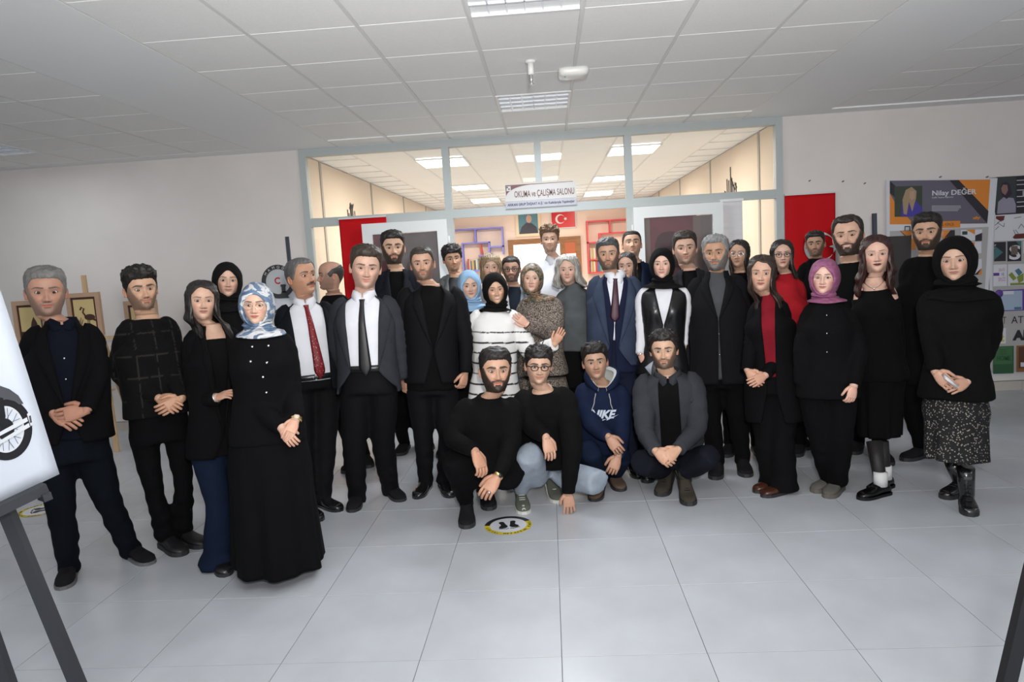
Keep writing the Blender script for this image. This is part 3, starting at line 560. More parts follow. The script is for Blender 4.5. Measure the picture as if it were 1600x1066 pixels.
p.poly([(150, 597), (330, 590), (250, 660), (210, 660)], GRV, 'bag', 3); p.poly([(160, 600), (300, 594), (225, 655)], ORG, 'bag_flap', 4)
for q in ((195, 560, 203, 596), (240, 558, 248, 594), (195, 553, 248, 562)): p.rect(*q, BKI, 'bag_handle', 4, 0)
p.poly([(250, 660), (300, 640), (300, 770), (260, 775)], ORG, 'card', 3)
p.rect(548, 593, 660, 735, BKI, 'card', 3); p.poly([(548, 593), (620, 590), (548, 680)], ORG, 'card_corner', 4); p.poly([(660, 650), (660, 735), (590, 738)], WHI, 'card_corner', 4); p.text('nilay', 560, 675, 610, ORG, 22, lev=5)
p.rect(715, 590, 912, 690, WHI, 'card', 3); p.rect(715, 703, 905, 812, WHI, 'card', 3); p.poly([(765, 588), (845, 585), (845, 632)], ORG, 'card_stripe', 4); p.poly([(848, 640), (912, 615), (910, 690), (846, 692)], BKI, 'card_stripe', 4); p.rect(727, 602, 775, 634, ink('dark_foliage', (.035, .05, .03)), 'card_photo', 4); p.poly([(715, 655), (780, 690), (715, 692)], BKI, 'card_stripe', 4)
p.poly([(780, 705), (843, 702), (840, 755)], ORG, 'card_stripe', 4); p.poly([(775, 715), (838, 760), (838, 806), (778, 808)], BKI, 'card_stripe', 4); p.rect(848, 785, 868, 800, PUR, 'card_mark', 4)
p.rect(760, 862, 908, 1005, WHI, 'sheet_card', 3); p.poly([(835, 1005), (908, 945), (906, 1003)], ORG, 'card_stripe', 4); p.text('nilay', 835, 912, 870, BKI, 18)
p.poly([(835, 1005), (890, 955), (902, 945), (870, 1003)], BKI, 'card_stripe', 5)
p2 = Poster('second design poster with a black header, logo studies and a green HOME panel', YW-.03, (1520, 260), 6.66, [(168, 118), (640, 84), (640, 2130), (180, 2180)])
p2.poly([(172, 120), (640, 88), (640, 484), (235, 508)], BKI, 'header'); p2.poly([(245, 112), (448, 100), (445, 480), (240, 498)], ink('photo_dark', (.035, .045, .045)), 'photo', 2)
p2.poly([(250, 494), (262, 370), (320, 320), (420, 330), (446, 400), (444, 482)], ink('floral_blouse', (.28, .26, .34)), 'photo_blouse', 3); p2.poly([(285, 240), (300, 175), (345, 152), (385, 190), (405, 290), (350, 340), (305, 310)], ink('photo_scarf', (.025, .015, .04)), 'photo_scarf', 4); p2.poly([(290, 230), (312, 190), (355, 195), (362, 250), (335, 300), (300, 275)], ink('photo_skin2', (.24, .14, .11)), 'photo_face', 5)
for k, v in enumerate((148, 192, 250, 316, 374, 420)): p2.rect(455, v-4, 640, v+3, WHI, 'rule', 3, -.06)
p2.rect(515, 255, 640, 312, PGR, 'word', 3)
p2.poly([(225, 522), (640, 500), (640, 750), (220, 775)], WHI, 'sketch_ground', 2)
DRD = ink('oxide_red', (.12, .015, .01))
p2.poly([(238, 520), (330, 515), (320, 560), (290, 575), (238, 545)], DRD, 'brush', 3); p2.poly([(410, 740), (440, 705), (640, 690), (640, 745), (430, 755)], DRD, 'brush', 3)
for seg in (((228, 615), (270, 580)), ((250, 590), (300, 560)), ((255, 590), (320, 630)), ((320, 630), (325, 590)), ((232, 660), (268, 625)), ((420, 660), (440, 710)), ((440, 660), (470, 700)), ((470, 650), (500, 600)), ((500, 600), (533, 640)), ((425, 540), (500, 525))):
    (a, b_), (c_, d_) = seg; n_ = nrm(V(-(d_-b_), c_-a)); o_ = n_*3; p2.poly([(a+o_[0], b_+o_[1]), (c_+o_[0], d_+o_[1]), (c_-o_[0], d_-o_[1]), (a-o_[0], b_-o_[1])], GRV, 'outline', 3)
p2.poly([(212, 780), (640, 765), (640, 2130), (190, 2150)], PGR, 'grey_ground', 1)
p2.rect(218, 790, 340, 990, BKI, 'tile', 3); p2.poly([(225, 830), (310, 895), (215, 975)], ink('teal', (.05, .14, .15)), 'tile_arrow', 4); p2.text('S', 218, 860, 238, WHI, 50)
p2.rect(355, 782, 500, 990, BKI, 'tile', 3); p2.poly([(445, 780), (500, 778), (498, 850)], ink('teal', (.05, .14, .15)), 'tile_arrow', 4); p2.text('S', 368, 968, 490, WHI, 150, bold=.004); p2.rect(392, 830, 460, 920, ink('collage', (.14, .10, .08)), 'tile_photo', 6)
p2.rect(520, 778, 640, 905, WHI, 'tile', 3)
PNK = ink('pink', (.45, .15, .30))
p2.rect(208, 1025, 350, 1250, WHI, 'tile', 3); p2.text('GRAFİK', 262, 1095, 330, PNK, 34); p2.text('VE', 290, 1140, 322, PUR, 34); p2.text('SERGİSİ', 260, 1195, 335, PNK, 40); p2.rect(210, 1110, 270, 1140, PUR, 'mark', 4)
p2.rect(360, 1020, 530, 1245, WHI, 'tile', 3); p2.poly([(365, 1130), (400, 1100), (450, 1165), (415, 1190)], ink('olive', (.20, .25, .04)), 'square', 4); p2.poly([(430, 1085), (470, 1060), (510, 1105), (470, 1140)], ink('steel_blue', (.06, .16, .24)), 'square', 5); p2.poly([(450, 1150), (520, 1110), (520, 1190), (470, 1215)], ink('olive', (.20, .25, .04)), 'square', 6); p2.rect(382, 1215, 530, 1238, ink('olive', (.20, .25, .04)), 'square', 5)
p2.poly([(250, 1292), (640, 1270), (640, 1495), (255, 1510)], PUR, 'frame', 2); p2.rect(262, 1300, 510, 1500, BLI, 'map', 3); p2.rect(535, 1285, 640, 1485, BLI, 'map', 3); p2.rect(310, 1300, 420, 1335, WHI, 'label', 4); p2.rect(425, 1465, 500, 1490, ink('steel_blue', (.06, .16, .24)), 'label', 4)
p2.text('AT', 262, 1640, 340, ink('brown', (.10, .04, .03)), 78); p2.text('AT', 395, 1635, 520, BKI, 80); p2.rect(240, 1685, 338, 1845, WHI, 'card', 3); p2.text('f', 250, 1815, 285, PUR, 95, bold=.006); p2.text('t', 285, 1820, 325, ink('yellow', (.55, .48, .04)), 85, bold=.006); p2.text('AD', 420, 1805, 640, BKI, 100, bold=.008)
p2.rect(205, 1875, 420, 2160, GRN, 'home_panel', 3); p2.rect(210, 1880, 405, 2060, ink('mid_green', (.045, .14, .05)), 'home_upper', 4); p2.text('HOME', 240, 2020, 385, GRN, 50, bold=.002, lev=6)
for k in range(3): p2.rect(275, 1905+22*k, 345, 1912+22*k, GRN, 'text_line', 6)
p2.rect(448, 1865, 640, 2140, ink('wood_brown', (.24, .10, .03)), 'shop_panel', 3); p2.rect(470, 1880, 640, 2100, ink('dark_brown', (.09, .035, .015)), 'shop_front', 4); p2.rect(490, 2040, 640, 2085, WHI, 'table', 5)
q = at(1559, 459, YW-.03); mb = MB(); mb.sphere((q[0], YW-.05, q[2]), .042, 8, 16, sc=(1, .35, 1)); mb.obj('badge', PUR, p2.r, p2.b)
# dark steel stand with a dark board in front of that wall
YE = 6.7
r = empty('easel', (2.9, YE, 0), label='dark grey steel display stand behind the dark-red-haired woman', cat='easel'); b = (2.9, YE, 0)
m0, m1 = at(1370, 333, YE), at(1384, 600, YE); mb = MB(); mb.bar((m0[0], YE+.05, m0[2]), (m0[0]+.03, YE+.03, .05), .035, .03, (0, 1, 0)); mb.obj('mast', STL, r, b, False)
xa, xb = at(1352, 637, YE)[0], at(1420, 633, YE)[0]; za, zb = .42, .62
za = at(1400, 637, YE)[2]; zb = at(1400, 613, YE)[2]
for z in (za, zb): mb = MB(); mb.box((xa, YE-.015, z-.015), (xb, YE+.015, z+.015)); mb.obj('crossbar', STL, r, b, False)
for x in (xa, xb): mb = MB(); mb.box((x-.016, YE-.016, 0), (x+.016, YE+.016, 1.0)); mb.obj('leg', STL, r, b, False)
mb = MB(); mb.bar((xb, YE, za), (xb-.16, YE, zb), .026, .02, (0, 1, 0)); mb.obj('brace', STL, r, b, False)
p3 = Poster('dark board with a white foot on the steel stand behind the group at right', YE-.04, (1380, 260), 5.923, [(-190, 660), (262, 640), (235, 1990), (-180, 2000)], 'display_board', ink('board_black', (.022, .018, .016)))
p3.poly([(-180, 1830), (238, 1815), (235, 1988), (-178, 1998)], WHI, 'foot'); p3.text('TASARIM', -150, 1920, 200, BKI, 60)

# ------------------------------------------------------------------ foreground easel with the motorcycle poster
BR_ = at(93, 741, 1.72); TRr = at(2, 453, 1.66); BLl = at(0, 785, 1.60)
ew = nrm(BLl-BR_); eh0 = TRr-BR_; eh = nrm(eh0-ew*ew.dot(eh0)*.0); nn = nrm(np.cross(ew, eh)); nn = nn if nn[1] < 0 else -nn
r = empty('motorcycle_poster', BR_+ew*.3, label='glossy white poster with a motorcycle wheel at the left edge, nearest the camera', cat='poster'); b = tuple(BR_+ew*.3)
GLO = mat('glossy_poster_paper', (.40, .43, .49), rough=.12, spec=.5)
mb = MB(); U_, V_ = np.linspace(0, .62, 20), np.linspace(0, .88, 26)
g = np.array([[BR_+ew*u+eh*v+nn*(-.028*max(0, v/.55-.45)**2*math.exp(-u*9)) for u in U_] for v in V_]); gb = g-nn*.003
mb.grid(np.concatenate([g, gb[:, ::-1]], 1), True, True, True); mb.obj('sheet', GLO, r, b)
def onb(px, py, d=.0015):
    dd = FW+RT*((px-800)/CAM_F)-UP*((py-533)/CAM_F); t = (BR_-EYE).dot(nn)/dd.dot(nn); return EYE+dd*t+nn*d
def ell(cx, cy, rx, ry, d, n=48, a0=0, a1=2*math.pi): return [onb(cx+rx*math.cos(t), cy+ry*math.sin(t), d) for t in np.linspace(a0, a1, n)]
def ringb(name, c, r0, r1, m, d, a0=0, a1=2*math.pi): mb = MB(); mb.grid(np.array([[p_, q_] for p_, q_ in zip(ell(*c, *r0, d, 48, a0, a1), ell(*c, *r1, d, 48, a0, a1))]), False); mb.obj(name, m, r, b, False)
TY, CH, DKG = mat('print_tyre', (.012, .012, .014), rough=.15), mat('print_chrome', (.42, .44, .47), rough=.12), mat('print_dark_grey', (.05, .052, .06), rough=.12)
wc = (8, 671)
ringb('rim', wc, (25, 32), (31, 38), CH, .0015); ringb('tyre', wc, (29.5, 36.5), (42, 48.5), TY, .002)
mb = MB()
for k in range(20):
    a = 2*math.pi*k/20+.1; a2 = a+(.5 if k % 2 else -.5); p0, p1 = onb(wc[0]+9*math.cos(a2), wc[1]+11*math.sin(a2), .0016), onb(wc[0]+27*math.cos(a), wc[1]+34*math.sin(a), .0016); s_ = nrm(np.cross(p1-p0, nn))*.0006; mb.add([p0-s_, p1-s_, p1+s_, p0+s_], [(0, 1, 2, 3)])
mb.obj('spokes', DKG, r, b, False)
ringb('hub', wc, (0, 0), (14, 17), TY, .0022)
def pb(name, pts, m, d): mb = MB(); mb.poly([onb(x, y, d) for x, y in pts], .0004, nn); mb.obj(name, m, r, b, False)
pb('fender', [(-30, 600), (0, 603), (14, 608), (28, 618), (35, 629), (36, 631), (29, 632), (22, 627), (10, 624), (-2, 626), (-30, 640)], DKG, .0028); pb('fork', [(-20, 618), (4, 622), (8, 650), (7, 664), (1, 664), (-20, 640)], TY, .0030)
for (y0, y1, y2, w) in ((678, 652, 0, 6), (692, 661, 0, 6)): pb('exhaust_pipe', [(-10, y0+2), (41+(y0 > 680)*3, y1), (43+(y0 > 680)*3, y1+w), (-10, y0+2+w)], CH, .0034)
pb('muffler_tip', [(41, 647), (46, 643), (52, 662), (47, 666)], CH, .0038); pb('dark_patch', [(44, 650), (47, 649), (49, 660), (46, 661)], DKG, .0042)  # dark grey patch printed on the muffler tip
BKE = mat('black_easel_wood', (.020, .022, .027), rough=.5)
r = empty('easel', (BR_[0]-.1, BR_[1], 0), label='black easel in the left foreground holding the motorcycle poster', cat='easel'); b = (BR_[0]-.1, BR_[1], 0)
L0, L1 = at(-4, 765, 1.66), floor_at(165, 1180); L1 = at(180, 1210, 1.60)
k = L0[2]/(L0[2]-L1[2]+1e-9); foot = L0+(L1-L0)*k; foot[2] = 0
mb = MB(); mb.bar(L0+(L0-foot)*.9, foot, .034, .022, (0, 1, 0)); mb.obj('leg', BKE, r, b, False)
l0, l1 = at(-14, 985, 1.75), at(14, 1066, 1.72); f2 = l0+(l1-l0)*(l0[2]/(l0[2]-l1[2])); mb = MB(); mb.bar(l0+(l0-f2)*1.2, f2, .030, .022, (0, 1, 0)); mb.obj('rear_leg', BKE, r, b, False)
mb = MB(); mb.bar(BR_+ew*.045-eh*.012+nn*.012, BR_+ew*.6-eh*.012+nn*.012, .026, .034, tuple(nn)); mb.obj('ledge', BKE, r, b, False)
mb = MB(); mb.bar(BR_+ew*.055-eh*.03+nn*.0, BR_+ew*.055-eh*.03+nn*.04, .020, .02, tuple(eh)); mb.obj('ledge_stop', BKE, r, b, False)
# black easel leg entering at the right edge
BKE = mat('black_stand_lacquer', (.006, .006, .008), rough=.45)
a0, a1 = at(1606, 925, 1.5), at(1573, 1066, 1.46); dv = a1-a0; ft_ = a0+dv*(a0[2]/(a0[2]-a1[2])); r = empty('easel', (ft_[0], ft_[1], 0), label='black easel of which one leg enters at the lower right corner', cat='easel'); b = (ft_[0], ft_[1], 0)
mb = MB(); mb.bar(a0-dv*4.0, ft_, .030, .022, (0, 1, 0)); mb.obj('leg', BKE, r, b, False)
apx = a0-dv*4.0; mb = MB(); mb.bar(apx, (apx[0]+.45, apx[1]+.1, 0), .030, .022, (0, 1, 0)); mb.obj('leg', BKE, r, b, False); mb = MB(); mb.bar(apx, (apx[0]+.25, apx[1]-.45, 0), .030, .022, (0, 1, 0)); mb.obj('rear_leg', BKE, r, b, False); mb = MB(); mb.bar(apx*.6+ft_*.4+V(.03, 0, 0), apx*.6+V(apx[0]+.45, apx[1]+.1, 0)*.4, .03, .03, (0, 0, 1)); mb.obj('ledge', BKE, r, b, False)
# ------------------------------------------------------------------ people
HZ = [.5, .49, .47, .42, .35, .25, .15, .05, 0, -.1, -.2, -.27, -.35, -.42, -.47, -.5]
HWF = [0, .09, .165, .240, .288, .318, .328, .326, .322, .305, .270, .240, .200, .155, .115, .075]
HWB = [0, .09, .165, .240, .288, .322, .333, .332, .328, .318, .300, .285, .262, .245, .236, .232]
HWF = [q*1.08 for q in HWF]; HWB = [q*(1.08 if i < 12 else 1.04) for i, q in enumerate(HWB)]
HYF = [0, .09, .170, .275, .345, .392, .405, .392, .380, .388, .395, .395, .385, .380, .350, .300]
HYB = [0, .12, .210, .330, .400, .455, .478, .470, .460, .425, .370, .325, .290, .270, .258, .252]
_z = HZ[::-1]
def hp(z, arr): return np.interp(z, _z, arr[::-1])
def base_head(a, z):
    """a: angle from the face's front, z in head heights; returns points with the face towards -y"""
    a, z = np.broadcast_arrays(np.asarray(a, float), np.asarray(z, float))
    c, s = np.cos(a), np.sin(a)
    k = sst(-.25, .75, c)
    w = hp(z, HWB)*(1-k)+hp(z, HWF)*k
    x = w*np.sign(s)*np.abs(s)**.88
    y = np.where(c > 0, -hp(z, HYF)*np.abs(c)**.92, hp(z, HYB)*np.abs(c)**.9)
    return np.stack([x, y-.02*(z > .3)*0, z+0*x], -1)
def feat(x, z, P):
    """forward push of the face's features"""
    g = lambda cx, cz, sx, sz: np.exp(-((x-cx)/sx)**2-((z-cz)/sz)**2)
    ax = np.abs(x)
    ns = P.get('nose', 1.0)
    na = np.interp(z, [-.215, -.19, -.165, -.14, -.06, .02, .07, .12], [0, .055, .115, .118, .066, .026, .010, 0])*ns
    nw = np.interp(z, [-.20, -.16, -.10, .03], [.062, .062, .040, .030])
    d = na*np.exp(-(x/nw)**2)
    d += .026*ns*(g(.058, -.168, .030, .030)+g(-.058, -.168, .030, .030))
    d -= .040*(g(.135, .0, .072, .050)+g(-.135, .0, .072, .050))
    d += .018*(g(.14, .082, .11, .030)+g(-.14, .082, .11, .030)) + .008*g(0, .09, .06, .04)
    ck = .022+.02*P.get('smile', 0)
    d += ck*(g(.185, -.13, .075, .075)+g(-.185, -.13, .075, .075))
    mz = P.get('smile', 0)*2.2*ax**2
    d += .020*np.exp(-((z+.246-mz)/.018)**2)*np.exp(-(x/.085)**4)+.024*np.exp(-((z+.292-mz*.7)/.020)**2)*np.exp(-(x/.075)**4)
    d -= .014*np.exp(-((z+.268-mz)/.007)**2)*np.exp(-(x/.105)**4)
    d += .022*g(0, -.42, .09, .05)-.012*g(0, -.345, .09, .025)
    return d
def face_y(x, z, P):
    w = hp(z, HWF); s = np.clip(np.abs(x)/w, 0, .98)**(1/.88); c = np.sqrt(1-s*s)
    return -hp(z, HYF)*c**.92-feat(np.asarray(x, float), np.asarray(z, float), P)

def rotm(yaw, pitch, roll):
    cy, sy = math.cos(yaw), math.sin(yaw); cp, sp = math.cos(pitch), math.sin(pitch); cr, sr = math.cos(roll), math.sin(roll)
    Z = np.array([[cy, -sy, 0], [sy, cy, 0], [0, 0, 1]]); X = np.array([[1, 0, 0], [0, cp, -sp], [0, sp, cp]]); Y = np.array([[cr, 0, sr], [0, 1, 0], [-sr, 0, cr]])
    return Z@X@Y

SKINM = mat('skin', (.6, .4, .3), rough=.48, spec=.35, vcol=True, noise=.05, nscale=60, bump=.06, bscale=400)
EYEM = mat('eye_white_and_iris', (1, 1, 1), rough=.12, vcol=True, spec=.6)

class Person:
    def __init__(s, P):
        s.P = P; cx, top, chin = P['px']; Y = s.Y = P['Y']
        face_to_cam = math.atan2(-at(cx, chin, Y)[0], Y)
        s.hyaw = face_to_cam+R(P.get('yaw', 0)); s.byaw = face_to_cam*.8+R(P.get('by', 0))
        s.HR = rotm(s.hyaw, R(P.get('pitch', 0)), R(P.get('roll', 0)))
        ch, tp = at(cx, chin, Y), at(cx, top, Y); meas = np.linalg.norm(tp-ch)
        s.H = P.get('H', min(max(meas*(.90 if P.get('scarf') else .94), .205), .262))
        s.hc = (ch+np.array([0, 0, 1])*s.H*.5)
        s.R = V(math.cos(s.byaw), math.sin(s.byaw), 0); s.U = V(0, 0, 1); s.F = np.cross(s.R, s.U)
        fem = s.fem = P.get('fem', 0)
        if 'sl' in P and 'sr' in P:
            a, b = at(*P['sl'][:2], Y), at(*P['sr'][:2], Y); s.sw = np.linalg.norm(a-b)/2*math.cos(face_to_cam)/max(.8, math.cos(s.byaw-face_to_cam)); m = (a+b)/2
            s.N = V(m[0], Y+.03, min(max(m[2]+.065, s.hc[2]-P.get('necklen', .86)*s.H), s.hc[2]-.72*s.H))
        else:
            s.sw = P.get('sw', .19 if fem else .225); s.N = s.hc-V(0, -.03, .83*s.H)
        s.sw = P.get('sw', s.sw)
        s.N2 = s.N.copy()
        s.pv = at(*P['pv'][:2], Y-(P['pv'][2] if len(P['pv']) > 2 else 0)) if 'pv' in P else V(s.N[0], Y+.03, s.N[2]*.615)
        s.U = nrm(s.N-s.pv); s.F = nrm(np.cross(s.R, s.U)); s.Rb = np.cross(s.U, s.F)
        s.base = V(s.pv[0], s.pv[1], 0)
        s.root = empty('person', s.base, label=P['label'], cat='person', group='people posing for the group photograph')
        s.skin = V(*P.get('skin', (.56, .36, .26)))*V(.86, .80, .76)
        s.rs = abs(hash(P['px'][0]*7)) % 97*.37
    def headpt(s, p):                       # head units -> world
        return s.hc+(np.asarray(p, float)*s.H)@s.HR.T
    def fr(s, x, f, u, o=None):             # body frame
        return (s.N if o is None else o)+s.Rb*x+s.F*f+s.U*u
    def build(s, mb, name, m, parent=None, smooth=True):
        return mb.obj(name, m, parent if parent is not None else s.root, s.base if True else (0, 0, 0), smooth)

    # ---- skin
    def body(s):
        P = s.P; mb = MB(); na = 96
        t = np.linspace(-1, 1, na+1)[:-1]; a = np.pi*(.50*t+.50*t**3)
        zz = np.concatenate([[.5, .495, .487, .475, .46, .44], np.linspace(.41, .22, 8), np.linspace(.20, -.38, 74), np.linspace(-.395, -.5, 12)])
        A, Z = np.meshgrid(a, zz); g = base_head(A, Z)
        front = sst(.15, .5, np.cos(A))
        g[..., 1] -= feat(g[..., 0], Z, P)*front
        x = g[..., 0]; ax = np.abs(x); sk = s.skin
        col = np.broadcast_to(sk, g.shape).copy()
        def paint(mask, c, k=1.0):
            nonlocal col
            m = (np.clip(mask, 0, 1)*k)[..., None]; col = col*(1-m)+np.asarray(c)*m
        cheeks = np.exp(-((ax-.17)/.08)**2-((Z+.14)/.08)**2)*front
        paint(cheeks, sk*V(1.08, .82, .80), .35+.3*s.fem); paint(np.exp(-(x/.06)**2-((Z+.16)/.03)**2)*front, sk*V(1.1, .8, .78), .3)
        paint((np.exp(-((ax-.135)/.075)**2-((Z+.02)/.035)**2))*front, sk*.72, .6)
        br = P.get('beard')
        if br:
            kind, k, bc = br
            lip = np.exp(-((Z+.27)/.035)**4)*np.exp(-(x/.085)**4)
            mo = sst(-.19, -.208, Z+.25*ax**2*4)*sst(-.268-1.2*ax**2, -.250-1.2*ax**2, Z)*sst(.150, .118, ax)
            lower = sst(-.30, -.315, Z)*sst(.07, .055, ax)
            line = -.232+np.clip((ax-.10)/.20, 0, 1)**2.2*.34+.012*wn(g, 30, s.rs)
            jaw = sst(line+.035, line-.045, Z)*sst(.084, .104, ax)+sst(-.325, -.350, Z)
            jaw = np.clip(jaw, 0, 1)*sst(-.22, .02, np.cos(A))
            if kind == 'full': m = np.clip(jaw+mo+lower, 0, 1)*(1-lip*.95)
            elif kind == 'mustache': m = mo*1.0
            else: m = np.clip(mo+(sst(-.34, -.36, Z)+lower)*sst(.16, .12, ax), 0, 1)*(1-lip)
            m = m*front if kind == 'goatee' else m
            nz = .5+.5*wn(g*V(1, 1, 1), 55, s.rs); paint(m, bc, k*1.0); paint(m*nz, V(*bc)*.6, k*.3)
            push = m*k*(P.get('beardlen', .012))*(.8+.5*nz)
            n0 = g-V(0, 0, .0); n0[..., 2] = -.35*sst(-.3, -.5, Z); n0 /= np.linalg.norm(n0, axis=-1)[..., None]+1e-6; g = g+n0*push[..., None]
        lc = P.get('lips', tuple(sk*V(.95, .55, .55)))
        mz = P.get('smile', 0)*2.2*ax**2; sp = np.clip(1-(x/.112)**2, 0, 1)
        up = sst(.0, .006, (-.236-.012*np.exp(-(x/.018)**2)+mz)*1-Z+.0*sp-(1-sp)*.03)*sst(.006, 0, (-.268+mz)-Z)
        lo = sst(-.006, 0, (-.268+mz)-Z)*sst(.006, 0, (-.268-.042*sp+mz)-Z)
        paint((up+lo)*sst(0, .12, sp)*front, lc, .85 if not P.get('lips') else .95)
        if P.get('teeth'): paint(np.exp(-((Z+.272-mz*.9)/.012)**4)*np.exp(-(x/.075)**6)*front, (.75, .72, .68), .95)
        else: paint(np.exp(-((Z+.268-mz)/.0055)**2)*np.exp(-(x/.105)**6)*front, V(*lc)*.35, .75)
        paint((np.exp(-((ax-.034)/.017)**2-((Z+.196)/.010)**2))*front, sk*.18, .8)
        bz = .094+.014*np.exp(-((ax-.17)/.07)**2)-.022*sst(.19, .27, ax)+.004*sst(.08, .03, ax)+P.get('browz', 0)
        bt = np.interp(ax, [.03, .055, .13, .24, .275], [0, .024, .026, .013, 0])*P.get('brow', 1.0)*(.72 if s.fem else .95)
        paint(np.clip((bt-np.abs(Z-bz))/.008, 0, 1)*(bt > .003)*front, P.get('browc', P.get('hairc', (.02, .015, .012))), .92)
        sb = P.get('fade')
        if sb: paint(sst(.05, .25, np.abs(A)/np.pi-.28+.0*Z)*sst(-.3, -.2, Z), V(*P.get('hairc', (.02, .015, .012))), sb)
        W = g.reshape(-1, 3); wh = s.headpt(W)
        wb = s.N+(W[:, :1]*s.Rb-W[:, 1:2]*s.F+(W[:, 2:3]+.80)*s.U)*s.H+s.F*.005
        # neck and bust
        nz_ = np.array([-.52, -.56, -.60, -.64, -.68, -.72])
        nw = np.array([.238, .240, .242, .244, .247, .250]); nf = np.array([.235, .22, .212, .208, .206, .206]); nb = np.array([.25, .25, .25, .25, .25, .252])
        if s.fem: nw = nw*.88; nf = nf*.9; nb = nb*.9
        nw = nw*P.get('neckw', 1.0)
        th = a[None, :]; c, sn = np.cos(th), np.sin(th)
        G = np.stack([nw[:, None]*sn, np.where(c > 0, -nf[:, None]*np.abs(c), nb[:, None]*np.abs(c)), nz_[:, None]+0*sn], -1).reshape(-1, 3)
        gh = s.headpt(G+V(0, .04, 0)); k = np.repeat(sst(-.48, -.74, nz_), na)[:, None]
        zN = s.hc[2]-s.N[2]; gb = s.N+(G[:, :1]*s.Rb-G[:, 1:2]*s.F)*s.H+s.U*(G[:, 2:3]*s.H+zN)
        gn = gh*(1-k)+gb*k
        low = [s.surf(t, a, np.interp(t, [.9, .96, 1.0], [-.008, -.014, -.003])) for t in (1.03, 1.01, .99, .975, .96, .945, .93, .91, .88, .85, .8, .7, .5, .3)]
        gn = np.vstack([gn]+low)
        full = np.vstack([wh, gn]).reshape(-1, na, 3)
        cf = np.vstack([col.reshape(-1, 3), np.broadcast_to(sk*.93, (len(gn), 3))])
        mb.grid(full, True, True, True, cf, flip=True)
        # ears
        if not P.get('scarf') and not P.get('noears'):
            for sd in (-1, 1):
                u = np.linspace(0, 2*np.pi, 18, endpoint=False)
                ex, ez = .055*np.cos(u)*(1+.25*np.sin(u)), .115*np.sin(u)
                rings = []
                for r, o in ((1, -.035), (1.05, .0), (1.0, .030), (.80, .034), (.62, .012), (.3, .002), (.05, .004)):
                    yy = .045+ex*r; zz2 = -.055+ez*r+.0*yy
                    rings.append(np.stack([sd*(.342+o*.9+.35*(ex*r+.05)), yy, zz2], -1))
                mb.grid(s.headpt(np.array(rings)), True, False, True, sk*V(1.02, .85, .82), flip=(sd < 0))
        s.mb = mb
    def arms(s):
        P = s.P; mb = s.mb; s.arm = {}
        for sd, k in ((-1, 'l'), (1, 'r')):
            S = s.fr(sd*(s.sw-.062), -.005, -.072)
            L = .29*(s.H/.235); 
            E = at(*P['e'+k][:2], s.Y-(P['e'+k][2] if len(P['e'+k]) > 2 else 0)) - s.Rb*(sd*P.get('ein', .038)) if 'e'+k in P else S+V(sd*.03, .02, -L)
            if 'w'+k in P: Wp = at(*P['w'+k][:2], s.Y-(P['w'+k][2] if len(P['w'+k]) > 2 else .1))
            else: Wp = E+V(sd*.0, -.04, -.25)
            if 'h'+k in P: Hp = at(*P['h'+k][:2], s.Y-(P['h'+k][2] if len(P['h'+k]) > 2 else .12))
            else: Hp = Wp+V(0, -.02, -.1)
            s.arm[k] = (S, E, Wp, Hp, sd)
            if P.get('nohand'+k) or P.get('nohands'): continue
            mb.tube(np.array([S*.3+E*.7, E, E*.5+Wp*.5, Wp, Wp+nrm(Hp-Wp)*.015]), [.036, .036, .034, .024, .024], 12, c=s.skin*.96)
            hn = P.get('n'+k); bk = s.F if hn is None else s.Rb*hn[0]+s.F*hn[1]+s.U*hn[2]
            s.hand(Wp, nrm(Hp-Wp), nrm(bk), sd*P.get('tf'+k, 1), P.get('c'+k, .35), P.get('sp'+k, 1.0))
    def hand(s, w, d, n, thumb, curl, spread=1.0):
        mb = s.mb; n = nrm(n-d*n.dot(d)); e = np.cross(d, n)   # e: sideways
        e = e*1.0; k = s.H/.235*(.86 if s.fem else .94); skin = s.skin*V(1.0, .9, .87)
        # thumb side: towards the body centre for hanging arms
        ts = -1 if np.dot(e, s.Rb)*thumb > 0 else 1
        st = [(-.01, .025, .020), (.02, .031, .020), (.05, .040, .018), (.08, .043, .015), (.10, .041, .012), (.107, .034, .008)]
        a = np.linspace(0, 2*np.pi, 14, endpoint=False); rings = []
        for (l, ww, tt) in st:
            rings.append(w+d*l*k+e*(ww*k*np.sign(np.cos(a))*np.abs(np.cos(a))**.8)[:, None]+n*(tt*k*np.sin(a))[:, None])
        mb.grid(rings, True, True, True, skin)
        for i, (off, ln, r) in enumerate(((.031, .070, .0098), (.0105, .078, .0102), (-.0105, .072, .0098), (-.030, .056, .0086))):
            off *= ts; p = w+d*.093*k+e*off*k; ang = curl*.6; fd = nrm(d+e*off*2.2*spread); pts = [w+d*.06*k+e*off*.9*k, p]
            rr = [r*.9, r]
            for seg, q in enumerate((.46, .30, .24)):
                f = fd*math.cos(ang)-n*math.sin(ang); f = nrm(f); p = p+f*ln*q*k; pts += [p-f*ln*q*k*.45, p]; rr += [r*.97*(1-.05*seg), r*(.96-.10*seg)]; ang += curl*(1.3-.2*seg)
            pts.append(p+f*.004*k); rr.append(r*.45)
            mb.tube(np.array(pts), np.array(rr)*k, 8, c=skin*(1-.03*i), up=n)
        p0 = w+d*.015*k+e*ts*.022*k; f1 = nrm(d*.75+e*ts*.62-n*.25); f2 = nrm(d*.95+e*ts*.15-n*(.25+curl*.5))
        p1 = p0+f1*.048*k; p2 = p1+f2*.030*k; p3 = p2+nrm(f2-n*.2*curl)*.024*k
